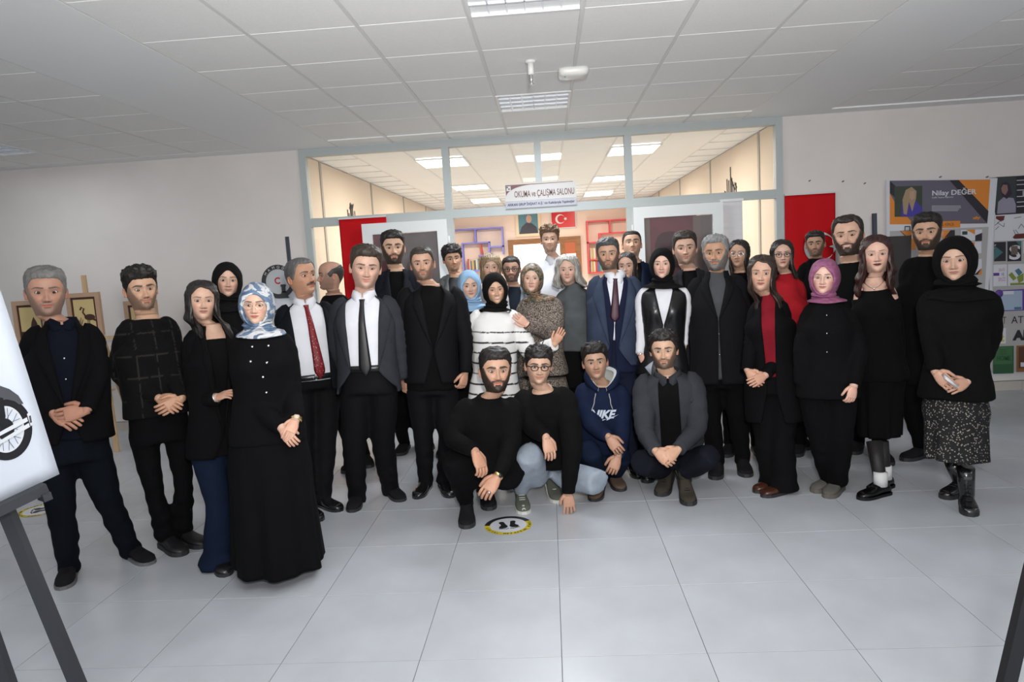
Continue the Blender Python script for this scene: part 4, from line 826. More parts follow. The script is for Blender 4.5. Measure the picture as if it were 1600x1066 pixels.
        mb.tube(np.array([p0, p0*.5+p1*.5, p1, p1*.4+p2*.6, p2, p3, p3+nrm(p3-p2)*.004]), np.array([.014, .0145, .0125, .0110, .0108, .0088, .004])*k, 9, c=skin, up=n)
    def finish_body(s):
        s.bodyo = s.build(s.mb, 'body', SKINM)
    # ---- eyes
    def eyes(s):
        P = s.P; gz = P.get('gaze', (0, 0)); hh = .037*P.get('eyeopen', 1); hw = .071
        for sd in (-1, 1):
            mb = MB(); u = np.linspace(0, 2*np.pi, 28, endpoint=False); rows = []; cols = []
            for r in (0, .2, .35, .45, .55, .68, .8, .9, 1.0, 1.14):
                x = hw*r*np.cos(u); z = np.where(np.sin(u) > 0, hh*1.1, hh*.85)*r*np.sin(u)*(1-.25*np.cos(u)**4)
                X = sd*(.135)+x; z = z+.006*(np.cos(u)*sd)*r; yf = face_y(sd*.135+0*x, .0*x, P)
                yy = yf-.010-.022*(1-r**2)+.10*(x*sd > 0)*np.abs(x)*1.3+.03*np.abs(x)*(x*sd < 0)
                if r > 1: yy = yy+.014
                rows.append(np.stack([X, yy, z], -1))
                dx, dz = x-gz[0]*.02, z-gz[1]*.01
                dd = np.hypot(dx, dz); ir = V(*P.get('iris', (.045, .022, .012)))
                c = np.where((dd < .014)[:, None], V(.004, .004, .004), np.where((dd < .034)[:, None], ir, V(.47, .43, .40)))
                if r >= .9: c = np.where((np.sin(u) > (-.1 if r > 1 else -.3))[:, None], V(.010, .007, .006), s.skin*.5)
                cols.append(c)
            mb.grid(s.headpt(np.array(rows)), True, False, False, np.array(cols).reshape(-1, 3), flip=True)
            s.build(mb, 'eye', EYEM)
    # ---- hair
    def hair_short(s):
        P = s.P; h = P['hair']; hc = P.get('hairc', (.02, .015, .012)); top = h.get('top', .06); side = h.get('side', .025); fl = h.get('line', .30)
        mb = MB(); na, nr = 84, 34
        a = np.linspace(-np.pi, np.pi, na, endpoint=False); ad = np.abs(np.degrees(a))
        rc = h.get('rec', 0)
        zl = np.interp(ad, [0, 20, 38, 52, 62, 70, 78, 86, 96, 108, 125, 150, 180], [fl, fl+rc*.3, fl-.01+rc, fl-.08+rc*.6, .12, .02, -.06, -.05, .06, .04, -.14, -.28, -.34])
        zl = zl+.004*np.sin(a*17+s.rs)+.004*np.sin(a*31)
        rows = []
        hi = h.get('hi')
        for i in range(nr+3):
            t = min(i/(nr), 1.0)
            ztop = .5 if hi is None else np.interp(ad, [0, 60, 90, 130, 180], hi)
            z = zl+(ztop-zl)*math.cos(t*math.pi/2)**1.15
            b = base_head(a, z)
            n = b-V(0, .04, .02); n /= np.linalg.norm(n, axis=-1)[:, None]
            wt = sst(.12, .40, z); th = side*(1-wt)+top*wt
            fr = np.exp(-(np.degrees(a)/48)**2)*h.get('quiff', 0)*np.exp(-((z-.40)/.12)**2); th = th+fr
            p = b+n*0
            rg = h.get('rough', .010)
            th = th*(1+0)+rg*wn(b, 22, s.rs)*(th/.05)+rg*.5*wn(b*V(1.5, .4, 1), 60, s.rs)*(th/.05)
            if h.get('curl'): th = th+h["curl"]*wn(b, 26, s.rs)
            edge = (1-t**10); th = th*(.25+.75*edge)
            if hi is not None: th = np.where(ztop-zl < .03, -.06, th); th = th*min(1, i/4)-.01*(i == 0)
            if i == nr+1: th = th*.3
            if i == nr+2: th = th*0-.03
            rows.append(b+n*th[:, None]+V(h.get('part', 0), 0, 0)*0)
        mb.grid(s.headpt(np.array(rows)), True, hi is None, False, flip=True)
        s.build(mb, 'hair', mat('hair_%02x%02x%02x' % tuple(int(min(1, c)*999) % 256 for c in hc), hc, rough=.5, spec=.4, noise=.35, nscale=40, bump=.6, bscale=90, stretch=(2, .6, .6)))
    def hair_long(s):
        P = s.P; h = P['hair']; hc = P.get('hairc', (.02, .015, .012)); fl = h.get('line', .31); end = h.get('end', -1.3); vol = h.get('vol', .06)
        hm = mat('hairl_%02x%02x%02x' % tuple(int(min(1, c)*999) % 256 for c in hc), hc, rough=.42, spec=.5, noise=.45, nscale=30, bump=.6, bscale=70, stretch=(3, 3, .35))
        mb = MB(); na, nr = 120, 60; pt = h.get('part', 0.0)
        a = np.linspace(-np.pi, np.pi, na, endpoint=False); ad = np.abs(np.degrees(a))
        op = h.get('open', 52); rows = []
        fe = sst(op-6, op+8, ad)                                # 0 over the face, 1 at the sides and back
        zface = fl+.05*np.exp(-((np.degrees(a)-pt*60)/14)**2)-.16*sst(18, op, ad)*(1-0*fe)
        zend = zface*(1-fe)+(end+.08*np.sin(a*9+s.rs)*1.0)*fe
        wv = h.get('wave', .02)
        for i in range(nr+3):
            t = min(i/nr, 1); 
            zc = .5-(.5-np.maximum(zface, -.05))*(1-math.cos(min(t*2, 1)*math.pi/2))
            z = zc if t <= .5 else zc+(zend-zc)*((t-.5)*2)
            b = base_head(a, np.clip(z, -.22, .5)); n = b-V(0, .04, .05); n[:, 2] *= sst(-.1, .3, z); n /= np.linalg.norm(n, axis=-1)[:, None]
            lo = np.clip(-.05-z, 0, 2)
            th = vol*(.75+.25*sst(.5, .1, z))+np.minimum(lo, .5)*h.get('flare', .12)
            th = th+.012*wn(b, 20, s.rs)+.010*np.sin(a*26+wn(b+V(0, 0, 1)*z[:, None], 6, s.rs)*3+z*6)+wv*lo*np.sin(z*14+a*3+s.rs)
            if i == nr+1: th = th-.05
            if i == nr+2: th = th*0-.02*(1-fe)+fe*(th-.10)
            th = np.where(fe < .5, np.minimum(th, vol*(1.05-.75*t)+.004), th)
            p = b+n*th[:, None]; p[:, 2] = np.where(z < .3, z+0*p[:, 2], p[:, 2])
            # hair lies on the front of the shoulders lower down
            fwd = sst(-.45, -.95, z)*h.get('fwd', .14)*sst(150, 70, ad); p[:, 1] -= fwd
            back = sst(-.3, -.8, z)*.10*sst(110, 170, ad); p[:, 1] += back
            rows.append(p)
        G = np.array(rows)
        W = G.reshape(-1, 3); k = sst(-.4, -1.0, W[:, 2])[:, None]
        wh = s.headpt(W); wb = s.N+(W[:, :1]*s.Rb-W[:, 1:2]*s.F+(W[:, 2:3]+.86)*s.U)*s.H
        mb.grid((wh*(1-k)+wb*k).reshape(G.shape), True, True, False, flip=True)
        o = s.build(mb, 'hair', hm)
    def scarf(s):
        P = s.P; h = P['scarf']; mb = MB(); na = 96; u = np.linspace(0, 2*np.pi, na, endpoint=False); cu, su = np.cos(u), np.sin(u)
        ow, ot, ob = h.get('ow', .255)*1.10, h.get('ot', .285), -.475
        thk = h.get('thk', .0)
        x0 = ow*np.sign(cu)*np.abs(cu)**.9*np.where(su > 0, 1-.12*su**2, 1); cz = -.09; z0 = cz+np.where(su > 0, (ot-cz)*su**1.0, (cz-ob)*su)
        if h.get('peak'): z0 = z0+h['peak']*np.exp(-((u-np.pi/2)/.30)**2)-.02*np.exp(-((np.abs(u-np.pi/2)-.7)/.3)**2)
        yf = face_y(x0*.98, np.maximum(z0, -.47), P)
        rings = [np.stack([x0*.96, yf+.03, z0], -1), np.stack([x0*1.0, yf-.022, z0], -1), np.stack([x0*1.05, yf-.034, z0*1.03], -1)]
        f = h.get('full', 1.0)
        for (y, hw, tp, bt) in ((-.40, .275, .335, -.52), (-.345, .305, .405, -.535), (-.28, .335, .460, -.56), (-.18, .365, .520, -.60), (-.05, .385, .560, -.63), (.08, .390, .575, -.63), (.2, .385, .565, -.60), (.32, .358, .52, -.52), (.42, .305, .44, -.42), (.49, .22, .31, -.30), (.53, .12, .16, -.18), (.545, .02, .02, -.05)):
            hw *= f*1.13; c0 = -.03; tp = c0+(tp-c0)*(1+(f-1)*.6)+thk; zz = c0+np.where(su > 0, (tp-c0)*su, (c0-bt)*su)
            xx = hw*np.sign(cu)*np.abs(cu)**.92
            if y < 0: xx = xx*(1-.10*(-y/.345)*np.clip(-su, 0, 1))
            g = np.stack([xx, y+0*u, zz], -1)
            rp = .010*np.sin(y*26+u*3+s.rs)+.010*wn(g, 9, s.rs)
            nr_ = np.stack([cu, 0*u, su], -1); rings.append(g+nr_*rp[:, None])
        c = None
        W = s.headpt(np.array(rings)); mb.grid(W, True, False, True, flip=False)
        # neck wrap and drape
        zt = np.array([-.34, -.40, -.46, -.52, -.58, -.64, -.70, -.76, -.83, -.90, -.97, -1.04, -1.10])
        ww = np.array([.26, .32, .36, .385, .40, .41, .42, .44, .48, .56, .64, .70, .66])*h.get('wrapw', 1.0); fF = np.array([.25, .33, .365, .385, .40, .41, .415, .42, .425, .43, .435, .44, .40])*h.get('wrapf', 1.0); bB = np.array([.30, .34, .36, .37, .375, .38, .385, .39, .40, .41, .42, .43, .40])
        nlow = h.get('low', 13); zt, ww, fF, bB = zt[:nlow], ww[:nlow], fF[:nlow], bB[:nlow]
        zi = np.linspace(0, len(zt)-1, len(zt)*4); ii = np.arange(len(zt))
        zt, ww, fF, bB = (np.interp(zi, ii, q) for q in (zt, ww, fF, bB))
        zN = s.hc[2]-s.N[2]; tb = 1+(zN+zt*s.H)/s.P.get('TL', np.linalg.norm(s.N-s.pv)); rr_ = [s.ring(t, .036) for t in tb]
        mn = sst(-.66, -.80, zt); lowout = h.get('drape', .0)
        ww = ww*(1-mn)+mn*(np.array([q[0] for q in rr_])/s.H+lowout); fF = fF*(1-mn)+mn*(np.array([q[1] for q in rr_])/s.H+.03+lowout*.5); bB = bB*(1-mn)+mn*(np.array([q[2] for q in rr_])/s.H+.03)
        th = np.linspace(-np.pi, np.pi, na, endpoint=False)[None]; c_, s_ = np.cos(th), np.sin(th); Zt = zt[:, None]
        fold = .020*np.sin(30*(Zt+.10*np.cos(th-1.0))+.6)+.010*np.sin(52*(Zt-.10*np.sin(th))+s.rs)
        fold = fold*sst(-.36, -.46, Zt)
        X = (ww[:, None]+fold)*s_; Yv = np.where(c_ > 0, -(fF[:, None]+fold)*np.abs(c_)**.95, (bB[:, None]+fold)*np.abs(c_)); dz = -.10*h.get('vee', .6)*sst(-.6, -1.0, Zt)*np.exp(-(th/.7)**2)
        G = np.stack([X, Yv+.03, Zt+dz+0*X], -1); G = np.concatenate([G, G[-1:]*V(.9, .9, 1)+V(0, 0, .03)])
        W = G.reshape(-1, 3); k = sst(-.5, -.86, W[:, 2])[:, None]
        wh = s.headpt(W); wb = s.N+(W[:, :1]*s.Rb-W[:, 1:2]*s.F+(W[:, 2:3]+.86)*s.U)*s.H
        mb.grid((wh*(1-k)+wb*k).reshape(G.shape), True, False, False, flip=True)
        s.build(mb, 'headscarf', P['scarfm'])
        if h.get('under'):      # band of the bonnet showing at the forehead
            pass
    # ---- torso profiles
    def ring(s, t, off=0.0, loose=1.0):
        """half width, front depth, back depth of the torso at t (0 pelvis .. 1 neck base)"""
        w_ = s.sw; k = s.P.get('girth', 1.0); b = s.P.get('belly', 0)
        T = [-.6, -.35, -.15, 0, .15, .3, .5, .7, .8, .86, .91, .95, .98, 1.0, 1.03, 1.09]
        if s.fem:
            Wd = [.155, .16, .162, .158, .142, .128, .132, .145, w_-.054, w_-.057, w_-.070, .092, .063, .054, .050, .049]
            Fd = [.13, .13, .13, .125, .115, .108, .125, .140, .125, .108, .090, .072, .062, .055, .050, .049]
            Bd = [.13, .135, .14, .13, .11, .098, .10, .110, .108, .10, .09, .080, .072, .066, .058, .056]
        else:
            Wd = [.175, .178, .178, .172, .165, .162, .168, .178, w_-.054, w_-.059, w_-.080, .110, .076, .065, .061, .059]
            Fd = [.125, .125, .125, .122, .120, .122, .130, .135, .125, .108, .090, .076, .066, .060, .056, .054]
            Bd = [.13, .13, .13, .12, .11, .105, .11, .120, .118, .108, .095, .085, .078, .072, .066, .064]
        w, f, bk = np.interp(t, T, Wd), np.interp(t, T, Fd), np.interp(t, T, Bd)
        sc = np.interp(t, [.7, .85], [k, 1.0]); w = w*sc; f = f*sc+b*np.exp(-((t-.25)/.28)**2)
        o = off*np.interp(t, [-.2, .6, .8, 1.0, 1.1], [loose*1.25, 1.0, .7, .6, .5])
        return w+o, f+o, bk+o
    def surf(s, t, a, off=0.0, loose=1.0):
        w, f, b = s.ring(t, off, loose); L = s.P.get('TL', np.linalg.norm(s.N-s.pv))
        c, sn = np.cos(a), np.sin(a); x = w*np.sign(sn)*np.abs(sn)**.86
        y = np.where(c > 0, f*np.abs(c)**.80, -b*np.abs(c)**.84)
        if s.fem and s.P.get('bust', 1):
            y = y+.022*np.exp(-((t-.66)/.11)**2)*(np.exp(-((x-.075)/.05)**2)+np.exp(-((x+.075)/.05)**2))*(c > 0)
        tt = (np.asarray(t)-1)*L
        O = np.shape(x)
        return s.N+np.multiply.outer(x+0*np.asarray(t), s.Rb)+np.multiply.outer(y+0*np.asarray(t), s.F)+np.multiply.outer(tt+0*x, s.U)
    def torso_rings(s, t0, t1, off, n=30, na=44, loose=1.0):
        a = np.linspace(-np.pi, np.pi, na, endpoint=False); return np.array([s.surf(t, a, off, loose) for t in np.linspace(t0, t1, n)])
    def sleeve_path(s, k, upto=1.0):
        S, E, W, Hp, sd = s.arm[k]; S0 = S+s.Rb*(-sd)*.045+s.U*.022
        P_ = np.array([S0, S, S*.5+E*.5, E, E*.5+W*.5, W])
        q = P_
        for _ in range(2):
            a, b = q[:-1], q[1:]; q = np.vstack([[q[0]], np.stack([a*.75+b*.25, a*.25+b*.75], 1).reshape(-1, 3)[1:-1], [q[-1]]])
        return q
    def sleeve(s, mb, k, r0=.066, r1=.052, r2=.038, off=0.0, upto=1.0, seg=18, c=None):
        q = s.sleeve_path(k); d = np.linalg.norm(np.diff(q, axis=0), axis=1); L = np.concatenate([[0], np.cumsum(d)]); L /= L[-1]
        t = np.linspace(0, upto, 26); pts = np.stack([np.interp(t, L, q[:, i]) for i in range(3)], 1)
        kk = .78 if s.fem else .90
        rad = np.interp(t, [0, .08, .18, .35, .55, .75, 1], [r0*.80, r0*.97, r0, (r0+r1)/2+.004, r1, (r1+r2)/2, r2])*kk+off
        wr = .0035*np.sin(t*70+s.rs)*np.exp(-((t-.55)/.18)**2)+.002*np.sin(t*45)
        rad = rad+wr*(1 if upto > .5 else 0)
        mb.tube(pts, rad, seg, True, c, up=s.F)
    def legs_pts(s):
        P = s.P; out = {}
        for sd, k in ((-1, 'l'), (1, 'r')):
            hipj = s.pv+s.Rb*sd*(.085 if s.fem else .092)-s.U*.02
            if 't'+k in P:
                toe = floor_at(*P['t'+k][:2]); fy = s.byaw+R(P.get('fa'+k, 12*sd))
                fd = V(math.sin(fy), -math.cos(fy), 0); ln = .245 if s.fem else .285
                toe = toe+V(0, .02, 0)-fd*0.0; heel = toe-fd*ln; ank = heel+fd*.065+V(0, 0, .085)
            else:
                fy = s.byaw+R(12*sd); fd = V(math.sin(fy), -math.cos(fy), 0); ln = .245 if s.fem else .285
                heel = V(hipj[0]+sd*.02, hipj[1]+.02, 0)-fd*.06; toe = heel+fd*ln; ank = heel+fd*.065+V(0, 0, .085)
            if 'heelup'+k in P: ank = ank+V(0, 0, P['heelup'+k])
            if 'k'+k in P: kn = at(*P['k'+k][:2], (hipj[1]+ank[1])/2-(P['k'+k][2] if len(P['k'+k]) > 2 else .05))
            else: kn = hipj*.47+ank*.53+s.F*.025
            out[k] = (hipj, kn, ank, heel, toe, fd, ln)
        s.leg = out
    def trousers(s, m, r=(.098, .066, .050), hem=.0, voxel=.016, flare=0.0, wrinkle=.004, name='trousers', t1=.36, cuff=0.04):
        mb = MB(); g = s.torso_rings(-.10, t1, -.004, 10, 30); mb.grid(g, True, True, True)
        kk = s.P.get('legk', 1.0)
        for k in 'lr':
            h, kn, an, heel, toe, fd, ln = s.leg[k]
            up = h+(s.U*.05); e = an-V(0, 0, cuff)
            pts = np.array([up, h, h*.5+kn*.5, kn*.97+h*.03, kn*.9+e*.1, kn*.5+e*.5, e*.8+kn*.2, e]); q = pts
            a, b = q[:-1], q[1:]; q = np.vstack([[q[0]], np.stack([a*.75+b*.25, a*.25+b*.75], 1).reshape(-1, 3)[1:-1], [q[-1]]])
            L = np.concatenate([[0], np.cumsum(np.linalg.norm(np.diff(q, axis=0), axis=1))]); L /= L[-1]
            t = np.linspace(0, 1, 26); pts = np.stack([np.interp(t, L, q[:, i]) for i in range(3)], 1)
            rad = np.interp(t, [0, .1, .3, .52, .7, .9, 1], [r[0]*.85, r[0], (r[0]+r[1])/2+.004, r[1], (r[1]+r[2])/2+.004, r[2], r[2]+flare])*kk
            mb.tube(pts, rad, 18, True, up=s.F)
        v, n, f = remesh(mb, voxel)
        lo = sst(.9*s.pv[2], 0, v[:, 2]); v = v+n*(wn(v*V(1, 1, 2.2), 16, s.rs)*wrinkle*(.5+lo))[:, None]
        mb = MB(); mb.add(v, f); return s.build(mb, name, m)
    def t_at(s, y):        # torso parameter of a hem seen at image height y
        L = s.P.get('TL', np.linalg.norm(s.N-s.pv)); px = s.P['pv'][0]; return 1-(s.N[2]-at(px, y, s.Y)[2])/L
    def garment(s, m, off=.012, t0=-.1, t1=1.0, sl=True, r=(.074, .056, .040), voxel=.013, name='sweater', color=None, wrinkle=.004, loose=1.0, upto=1.0, extra=None):
        if 'hem' in s.P and name in ('sweater', 'jacket', 'shirt', 'hoodie') and sl: t0 = s.t_at(s.P['hem'])
        mb = MB(); mb.grid(s.torso_rings(t0, t1, off, loose=loose), True, True, True)
        if sl:
            for k in 'lr': s.sleeve(mb, k, *r, upto=upto)
        if extra: extra(mb)
        v, n, f = remesh(mb, voxel)
        v = v+n*(wn(v*V(1, 1, 1.3), 13, s.rs)*wrinkle+wn(v, 34, s.rs)*wrinkle*.35)[:, None]
        mb = MB(); mb.add(v, f, None if color is None else color(v)); return s.build(mb, name, m)
    def jacket(s, m, off=.026, t0=-.32, bt=.25, gap=.075, gapb=.0, lap=.075, r=(.080, .062, .046), name='jacket', low=.06, sleeves=True, lapm=None, top=1.01, collar=True, flapth=.012, vest=False):
        if 'hem' in s.P and sleeves: t0 = s.t_at(s.P['hem'])
        mb = MB(); n, na = 40, 60; ts = np.linspace(t0, top, n)
        def gp(t): return np.where(t > bt, gapb+(gap-gapb)*np.clip((t-bt)/(.93-bt), 0, 1)**.9, gapb+low*np.clip((bt-t)/(bt-t0), 0, 1)**1.2)*np.interp(t, [.93, 1.0], [1, .8])+.002
        outer, inner = [], []
        for t in ts:
            w = s.ring(t, off)[0]; x = np.clip(gp(t)/w, 0, .95); a0 = math.asin(x**(1/.86)); a = np.linspace(a0, 2*np.pi-a0, na)
            wrk = .0035*wn(s.surf(t, a, off), 11, s.rs)
            outer.append(s.surf(t, a, off)+wrk[:, None]*s.F); inner.append(s.surf(t, a, off-flapth))
        O, I = np.array(outer), np.array(inner)
        loop = np.concatenate([O, I[:, ::-1]], 1); mb.grid(loop, True, True, True)
        if sleeves:
            for k in 'lr': s.sleeve(mb, k, *r)
        j = s.build(mb, name, m)
        if lap > 0:
            for sd in (-1, 1):
                mb = MB(); rows = []
                tl = np.linspace(bt+.02, .985, 22)
                for t in tl:
                    u = (t-bt)/(.985-bt); wl = lap*np.interp(u, [0, .35, .74, .745, .80, .805, 1], [.02, .55, 1.0, 1.0, .62, .80, .45])
                    w = s.ring(t, off)[0]; x0 = gp(t)-.004; x1 = x0+wl; xs = np.linspace(x0, x1, 5)/w
                    aa = np.arcsin(np.clip(xs, 0, .96)**(1/.86))*sd
                    rows.append(s.surf(t, aa, off+.004)+np.outer(np.array([0, .007, .008, .007, .003]), s.F))
                g = np.array(rows); g2 = g-s.F*.006; mb.grid(np.concatenate([g, g2[:, ::-1]], 1), True, True, True)
                s.build(mb, 'lapel', lapm or m)
        return j
    def collar(s, m, spread=.05, rr=.070, h=.036, name='collar'):
        mb = MB(); a = np.linspace(R(5), R(355), 60); an = np.minimum(a, 2*np.pi-a); rows = []
        k = rr*(.88 if s.fem else 1)
        for (dr, zz, kind) in ((0, -.01, 0), (0, h, 0), (.004, h+.003, 0), (.012, h*.4, 1), (.020, 0, 2), (.016, -.002, 2)):
            z = np.full_like(a, zz); r_ = np.full_like(a, k+dr)
            if kind == 2: dip = spread*np.exp(-((an-R(22))/R(20))**2); z = z-.012-dip; r_ = r_+dip*.35
            z = z-.025*np.exp(-(an/R(30))**2)*1.0*(kind < 2)
            rows.append(s.N+np.outer(r_*np.sin(a), s.Rb)+np.outer(r_*np.cos(a)*1.0-.004, s.F)+np.outer(z+.006, s.U))
        mb.grid(np.array(rows), False); return s.build(mb, name, m)
    def tie(s, m, t_end=.08, off=.02, w=.038):
        mb = MB(); rows = []; tt = np.linspace(.965, t_end, 24)
        for i, t in enumerate(tt):
            u = i/23; ww = np.interp(u, [0, .06, .08, .9, 1.0], [.020, .013, .011+.004, w, .004])
            p = s.surf(t, 0.0, off); dx = s.P.get('tiedx', 0)*u; bulge = .012 if u < .07 else .004
            rows.append([p+s.Rb*(x*ww+dx)+s.F*(z) for x, z in ((-1, 0), (-.6, bulge), (0, bulge+.004), (.6, bulge), (1, 0), (0, -.006))])
        mb.grid(np.array(rows), True, True, True); return s.build(mb, 'tie', m)
    def belt(s, m, t=.13, off=.006, buckle=None):
        mb = MB(); a = np.linspace(-np.pi, np.pi, 44, endpoint=False)
        mb.grid([s.surf(t-.035, a, off), s.surf(t-.035, a, off+.006), s.surf(t+.035, a, off+.006), s.surf(t+.035, a, off)], True)
        b = s.build(mb, 'belt', m)
        if buckle:
            mb = MB(); c = s.surf(t, 0.0, off+.010)
            for q in ((-.022, -.018, .022, -.014), (-.022, .014, .022, .018), (-.022, -.018, -.018, .018), (.018, -.018, .022, .018)):
                mb.poly([c+s.Rb*x+s.U*z for x, z in ((q[0], q[1]), (q[2], q[1]), (q[2], q[3]), (q[0], q[3]))], .004, s.F)
            mb.obj('buckle', buckle, b, s.base)
    def shoe(s, k, m, kind='shoe', solem=None, lace=None):
        h, kn, an, heel, toe, fd, ln = s.leg[k]; sdv = np.cross(fd, V(0, 0, 1)); up = s.P.get('heelup'+k, 0)
        st = np.array([[0, .030, .055, 0], [.04, .036, .075, 0], [.15, .038, .090, 0], [.28, .039, .092, 0], [.40, .041, .080, 0], [.55, .047, .060, 0], [.70, .050, .052, 0], [.84, .047, .048, 0], [.94, .035, .040, 0], [1.0, .012, .025, 0]])
        if kind == 'boot': st[:, 2] *= 1.12; st[:, 1] *= 1.05
        wk = .90 if s.fem else 1.0
        mb = MB(); sb = MB(); a = np.linspace(0, 2*np.pi, 20, endpoint=False); rings = []; srs = []; sh = .026 if kind == 'boot' else .020
        for (u, w, hh, _) in st:
            lift = up*max(0, 1-u/.62); c = heel+fd*u*ln+V(0, 0, lift)
            x = w*wk*np.sign(np.cos(a))*np.abs(np.cos(a))**.8; z = sh*.6+(hh-sh*.6)*.5*(1+np.sign(np.sin(a))*np.abs(np.sin(a))**.7)
            rings.append(c+np.outer(x*np.where(z > .05, 1-.35*np.clip((z-.05)/.06, 0, 1), 1), sdv)+np.outer(z, V(0, 0, 1)))
            b = .004 if kind != 'dress' else .002; b2 = np.array([(-1, 0), (1, 0), (1, 1), (-1, 1)], float)
            srs.append(c+np.outer(b2[:, 0]*(w*wk+b), sdv)+np.outer(b2[:, 1]*sh, V(0, 0, 1)))
        srs[0] = srs[0]-fd*.004; srs[-1] = srs[-1]+fd*.004
        mb.grid(rings, True, True, True)
        if kind == 'boot':
            ax = nrm(kn-an); q = [heel+fd*ln*.23+V(0, 0, .05+up), an, an+ax*.07, an+ax*.17]; mb.tube(q, [.046*wk, .046*wk, .050*wk, .054*wk], 18, True)
        else:
            q = [heel+fd*ln*.2+V(0, 0, .05+up), an-V(0, 0, .01)]; mb.tube(q, [.038*wk, .036*wk], 14, True)
        o = s.build(mb, 'boot' if kind == 'boot' else 'shoe', m)
        sb.grid(srs, True, True, True); sb.obj('sole', solem or m, o, s.base, smooth=False)
        if lace:
            lb = MB()
            for i in range(5):
                u = .30+.075*i; hh = np.interp(u, st[:, 0], st[:, 2])+.003; c = heel+fd*u*ln+V(0, 0, hh)
                lb.tube([c-sdv*.02, c+fd*.006+V(0, 0, .003), c+sdv*.02], .0028, 5)
            if kind == 'boot':
                for i in range(5):
                    c = an+nrm(kn-an)*(.01+.03*i)+fd*(.05*wk); lb.tube([c-sdv*.018, c+fd*.004, c+sdv*.018], .003, 5)
            lb.obj('laces', lace, o, s.base)['kind'] = 'stuff'
    def shoes(s, m, kind='shoe', solem=None, lace=None, only='lr'):
        for k in only: s.shoe(k, m, kind, solem, lace)
    def skirt(s, m, zhem, wb, t1=.14, fold=.012, nf=9, d=.8, name='skirt', c0=None, cpx=None, top_off=.004):
        mb = MB(); na = 120; a = np.linspace(-np.pi, np.pi, na, endpoint=False); rows = []
        top = s.pv+s.U*.02; zt = s.surf(t1, 0., 0)[2]
        cb = V(*(cpx if cpx is not None else (s.pv[0], s.pv[1])), zhem)
        w0, f0, b0 = s.ring(t1, top_off)
        for i in range(34):
            u = i/33; e = u**.9; hipk = math.exp(-((u-.22)/.14)**2)*.012
            w = w0*(1-e)+wb*e+hipk; f = f0*(1-e)+wb*d*e+hipk; b = b0*(1-e)+wb*d*e+hipk
            fo = fold*e*(np.sin(a*nf+s.rs+1.5*np.sin(u*2))+.5*np.sin(a*nf*1.7+2))
            c = (s.surf(t1, 0., 0)*0+(s.N+s.U*((t1-1)*np.linalg.norm(s.N-s.pv))))*(1-u)+cb*u
            rows.append(c+np.outer((w+fo)*np.sin(a), s.Rb)+np.outer(np.where(np.cos(a) > 0, f+fo, b+fo)*np.cos(a), V(s.F[0], s.F[1], 0)))
        rows.append(rows[-1]*.97+(cb+V(0, 0, .01))*.03); rows.append(rows[-1]*.9+(cb+V(0, 0, .25))*.1)
        mb.grid(np.array(rows), True, True, True, flip=True); return s.build(mb, name, m)
    def buttons(s, pts, m, r=.007):
        for (t, x, off) in pts:
            mb = MB(); w = s.ring(t, off)[0]; a = math.asin(np.clip(abs(x)/w, 0, .95)**(1/.86))*(1 if x > 0 else -1); c = s.surf(t, a, off)
            mb.sphere(c, r, 6, 10, sc=(1, 1, 1)); s.build(mb, 'button', m)
    def glasses(s, m, rad=.088, hk=.82, th=.0022, tint=None, rimless=False):
        P = s.P; mb = MB(); yr = float(face_y(.135, .0, P))-.075; u = np.linspace(0, 2*np.pi, 33)
        for sd in (-1, 1):
            x = sd*.14+rad*np.sign(np.cos(u))*np.abs(np.cos(u))**.85; z = -.015+rad*hk*np.sin(u); y = yr+.18*np.abs(x)**2
            mb.tube(s.headpt(np.stack([x, y, z], -1)), th, 7)
            mb.tube(s.headpt([[sd*(.14+rad), yr+.03*1.5, .015], [sd*.338, -.18, .015], [sd*.358, .04, .01], [sd*.358, .09, -.04]]), th, 6)
        mb.tube(s.headpt([[-.055, yr+.008, .0], [0, yr-.004, .012], [.055, yr+.008, .0]]), th, 6)
        g = s.build(mb, 'glasses', m)
    def band(s, k, m, name='watch', dial=None, pos=.0, r=.030, w=.011):
        S, E, W, Hp, sd = s.arm[k]; d = nrm(Hp-W); c = W+d*pos; mb = MB(); ref = nrm(s.F-d*s.F.dot(d)); e = np.cross(d, ref)
        a = np.linspace(0, 2*np.pi, 24, endpoint=False); rg = []
        for (l, rr) in ((-w, r), (-w, r+.003), (w, r+.003), (w, r)): rg.append(c+d*l+rr*(np.cos(a)[:, None]*ref*.85+np.sin(a)[:, None]*e))
        mb.grid(rg, True); b = s.build(mb, name, m)
        if dial:
            mb = MB(); cc = c+ref*(r*.85+.003); mb.poly([cc+d*.014*math.cos(t)+e*.014*math.sin(t) for t in np.linspace(0, 2*np.pi, 16, endpoint=False)], .006, ref); mb.obj('dial', dial, b, s.base)
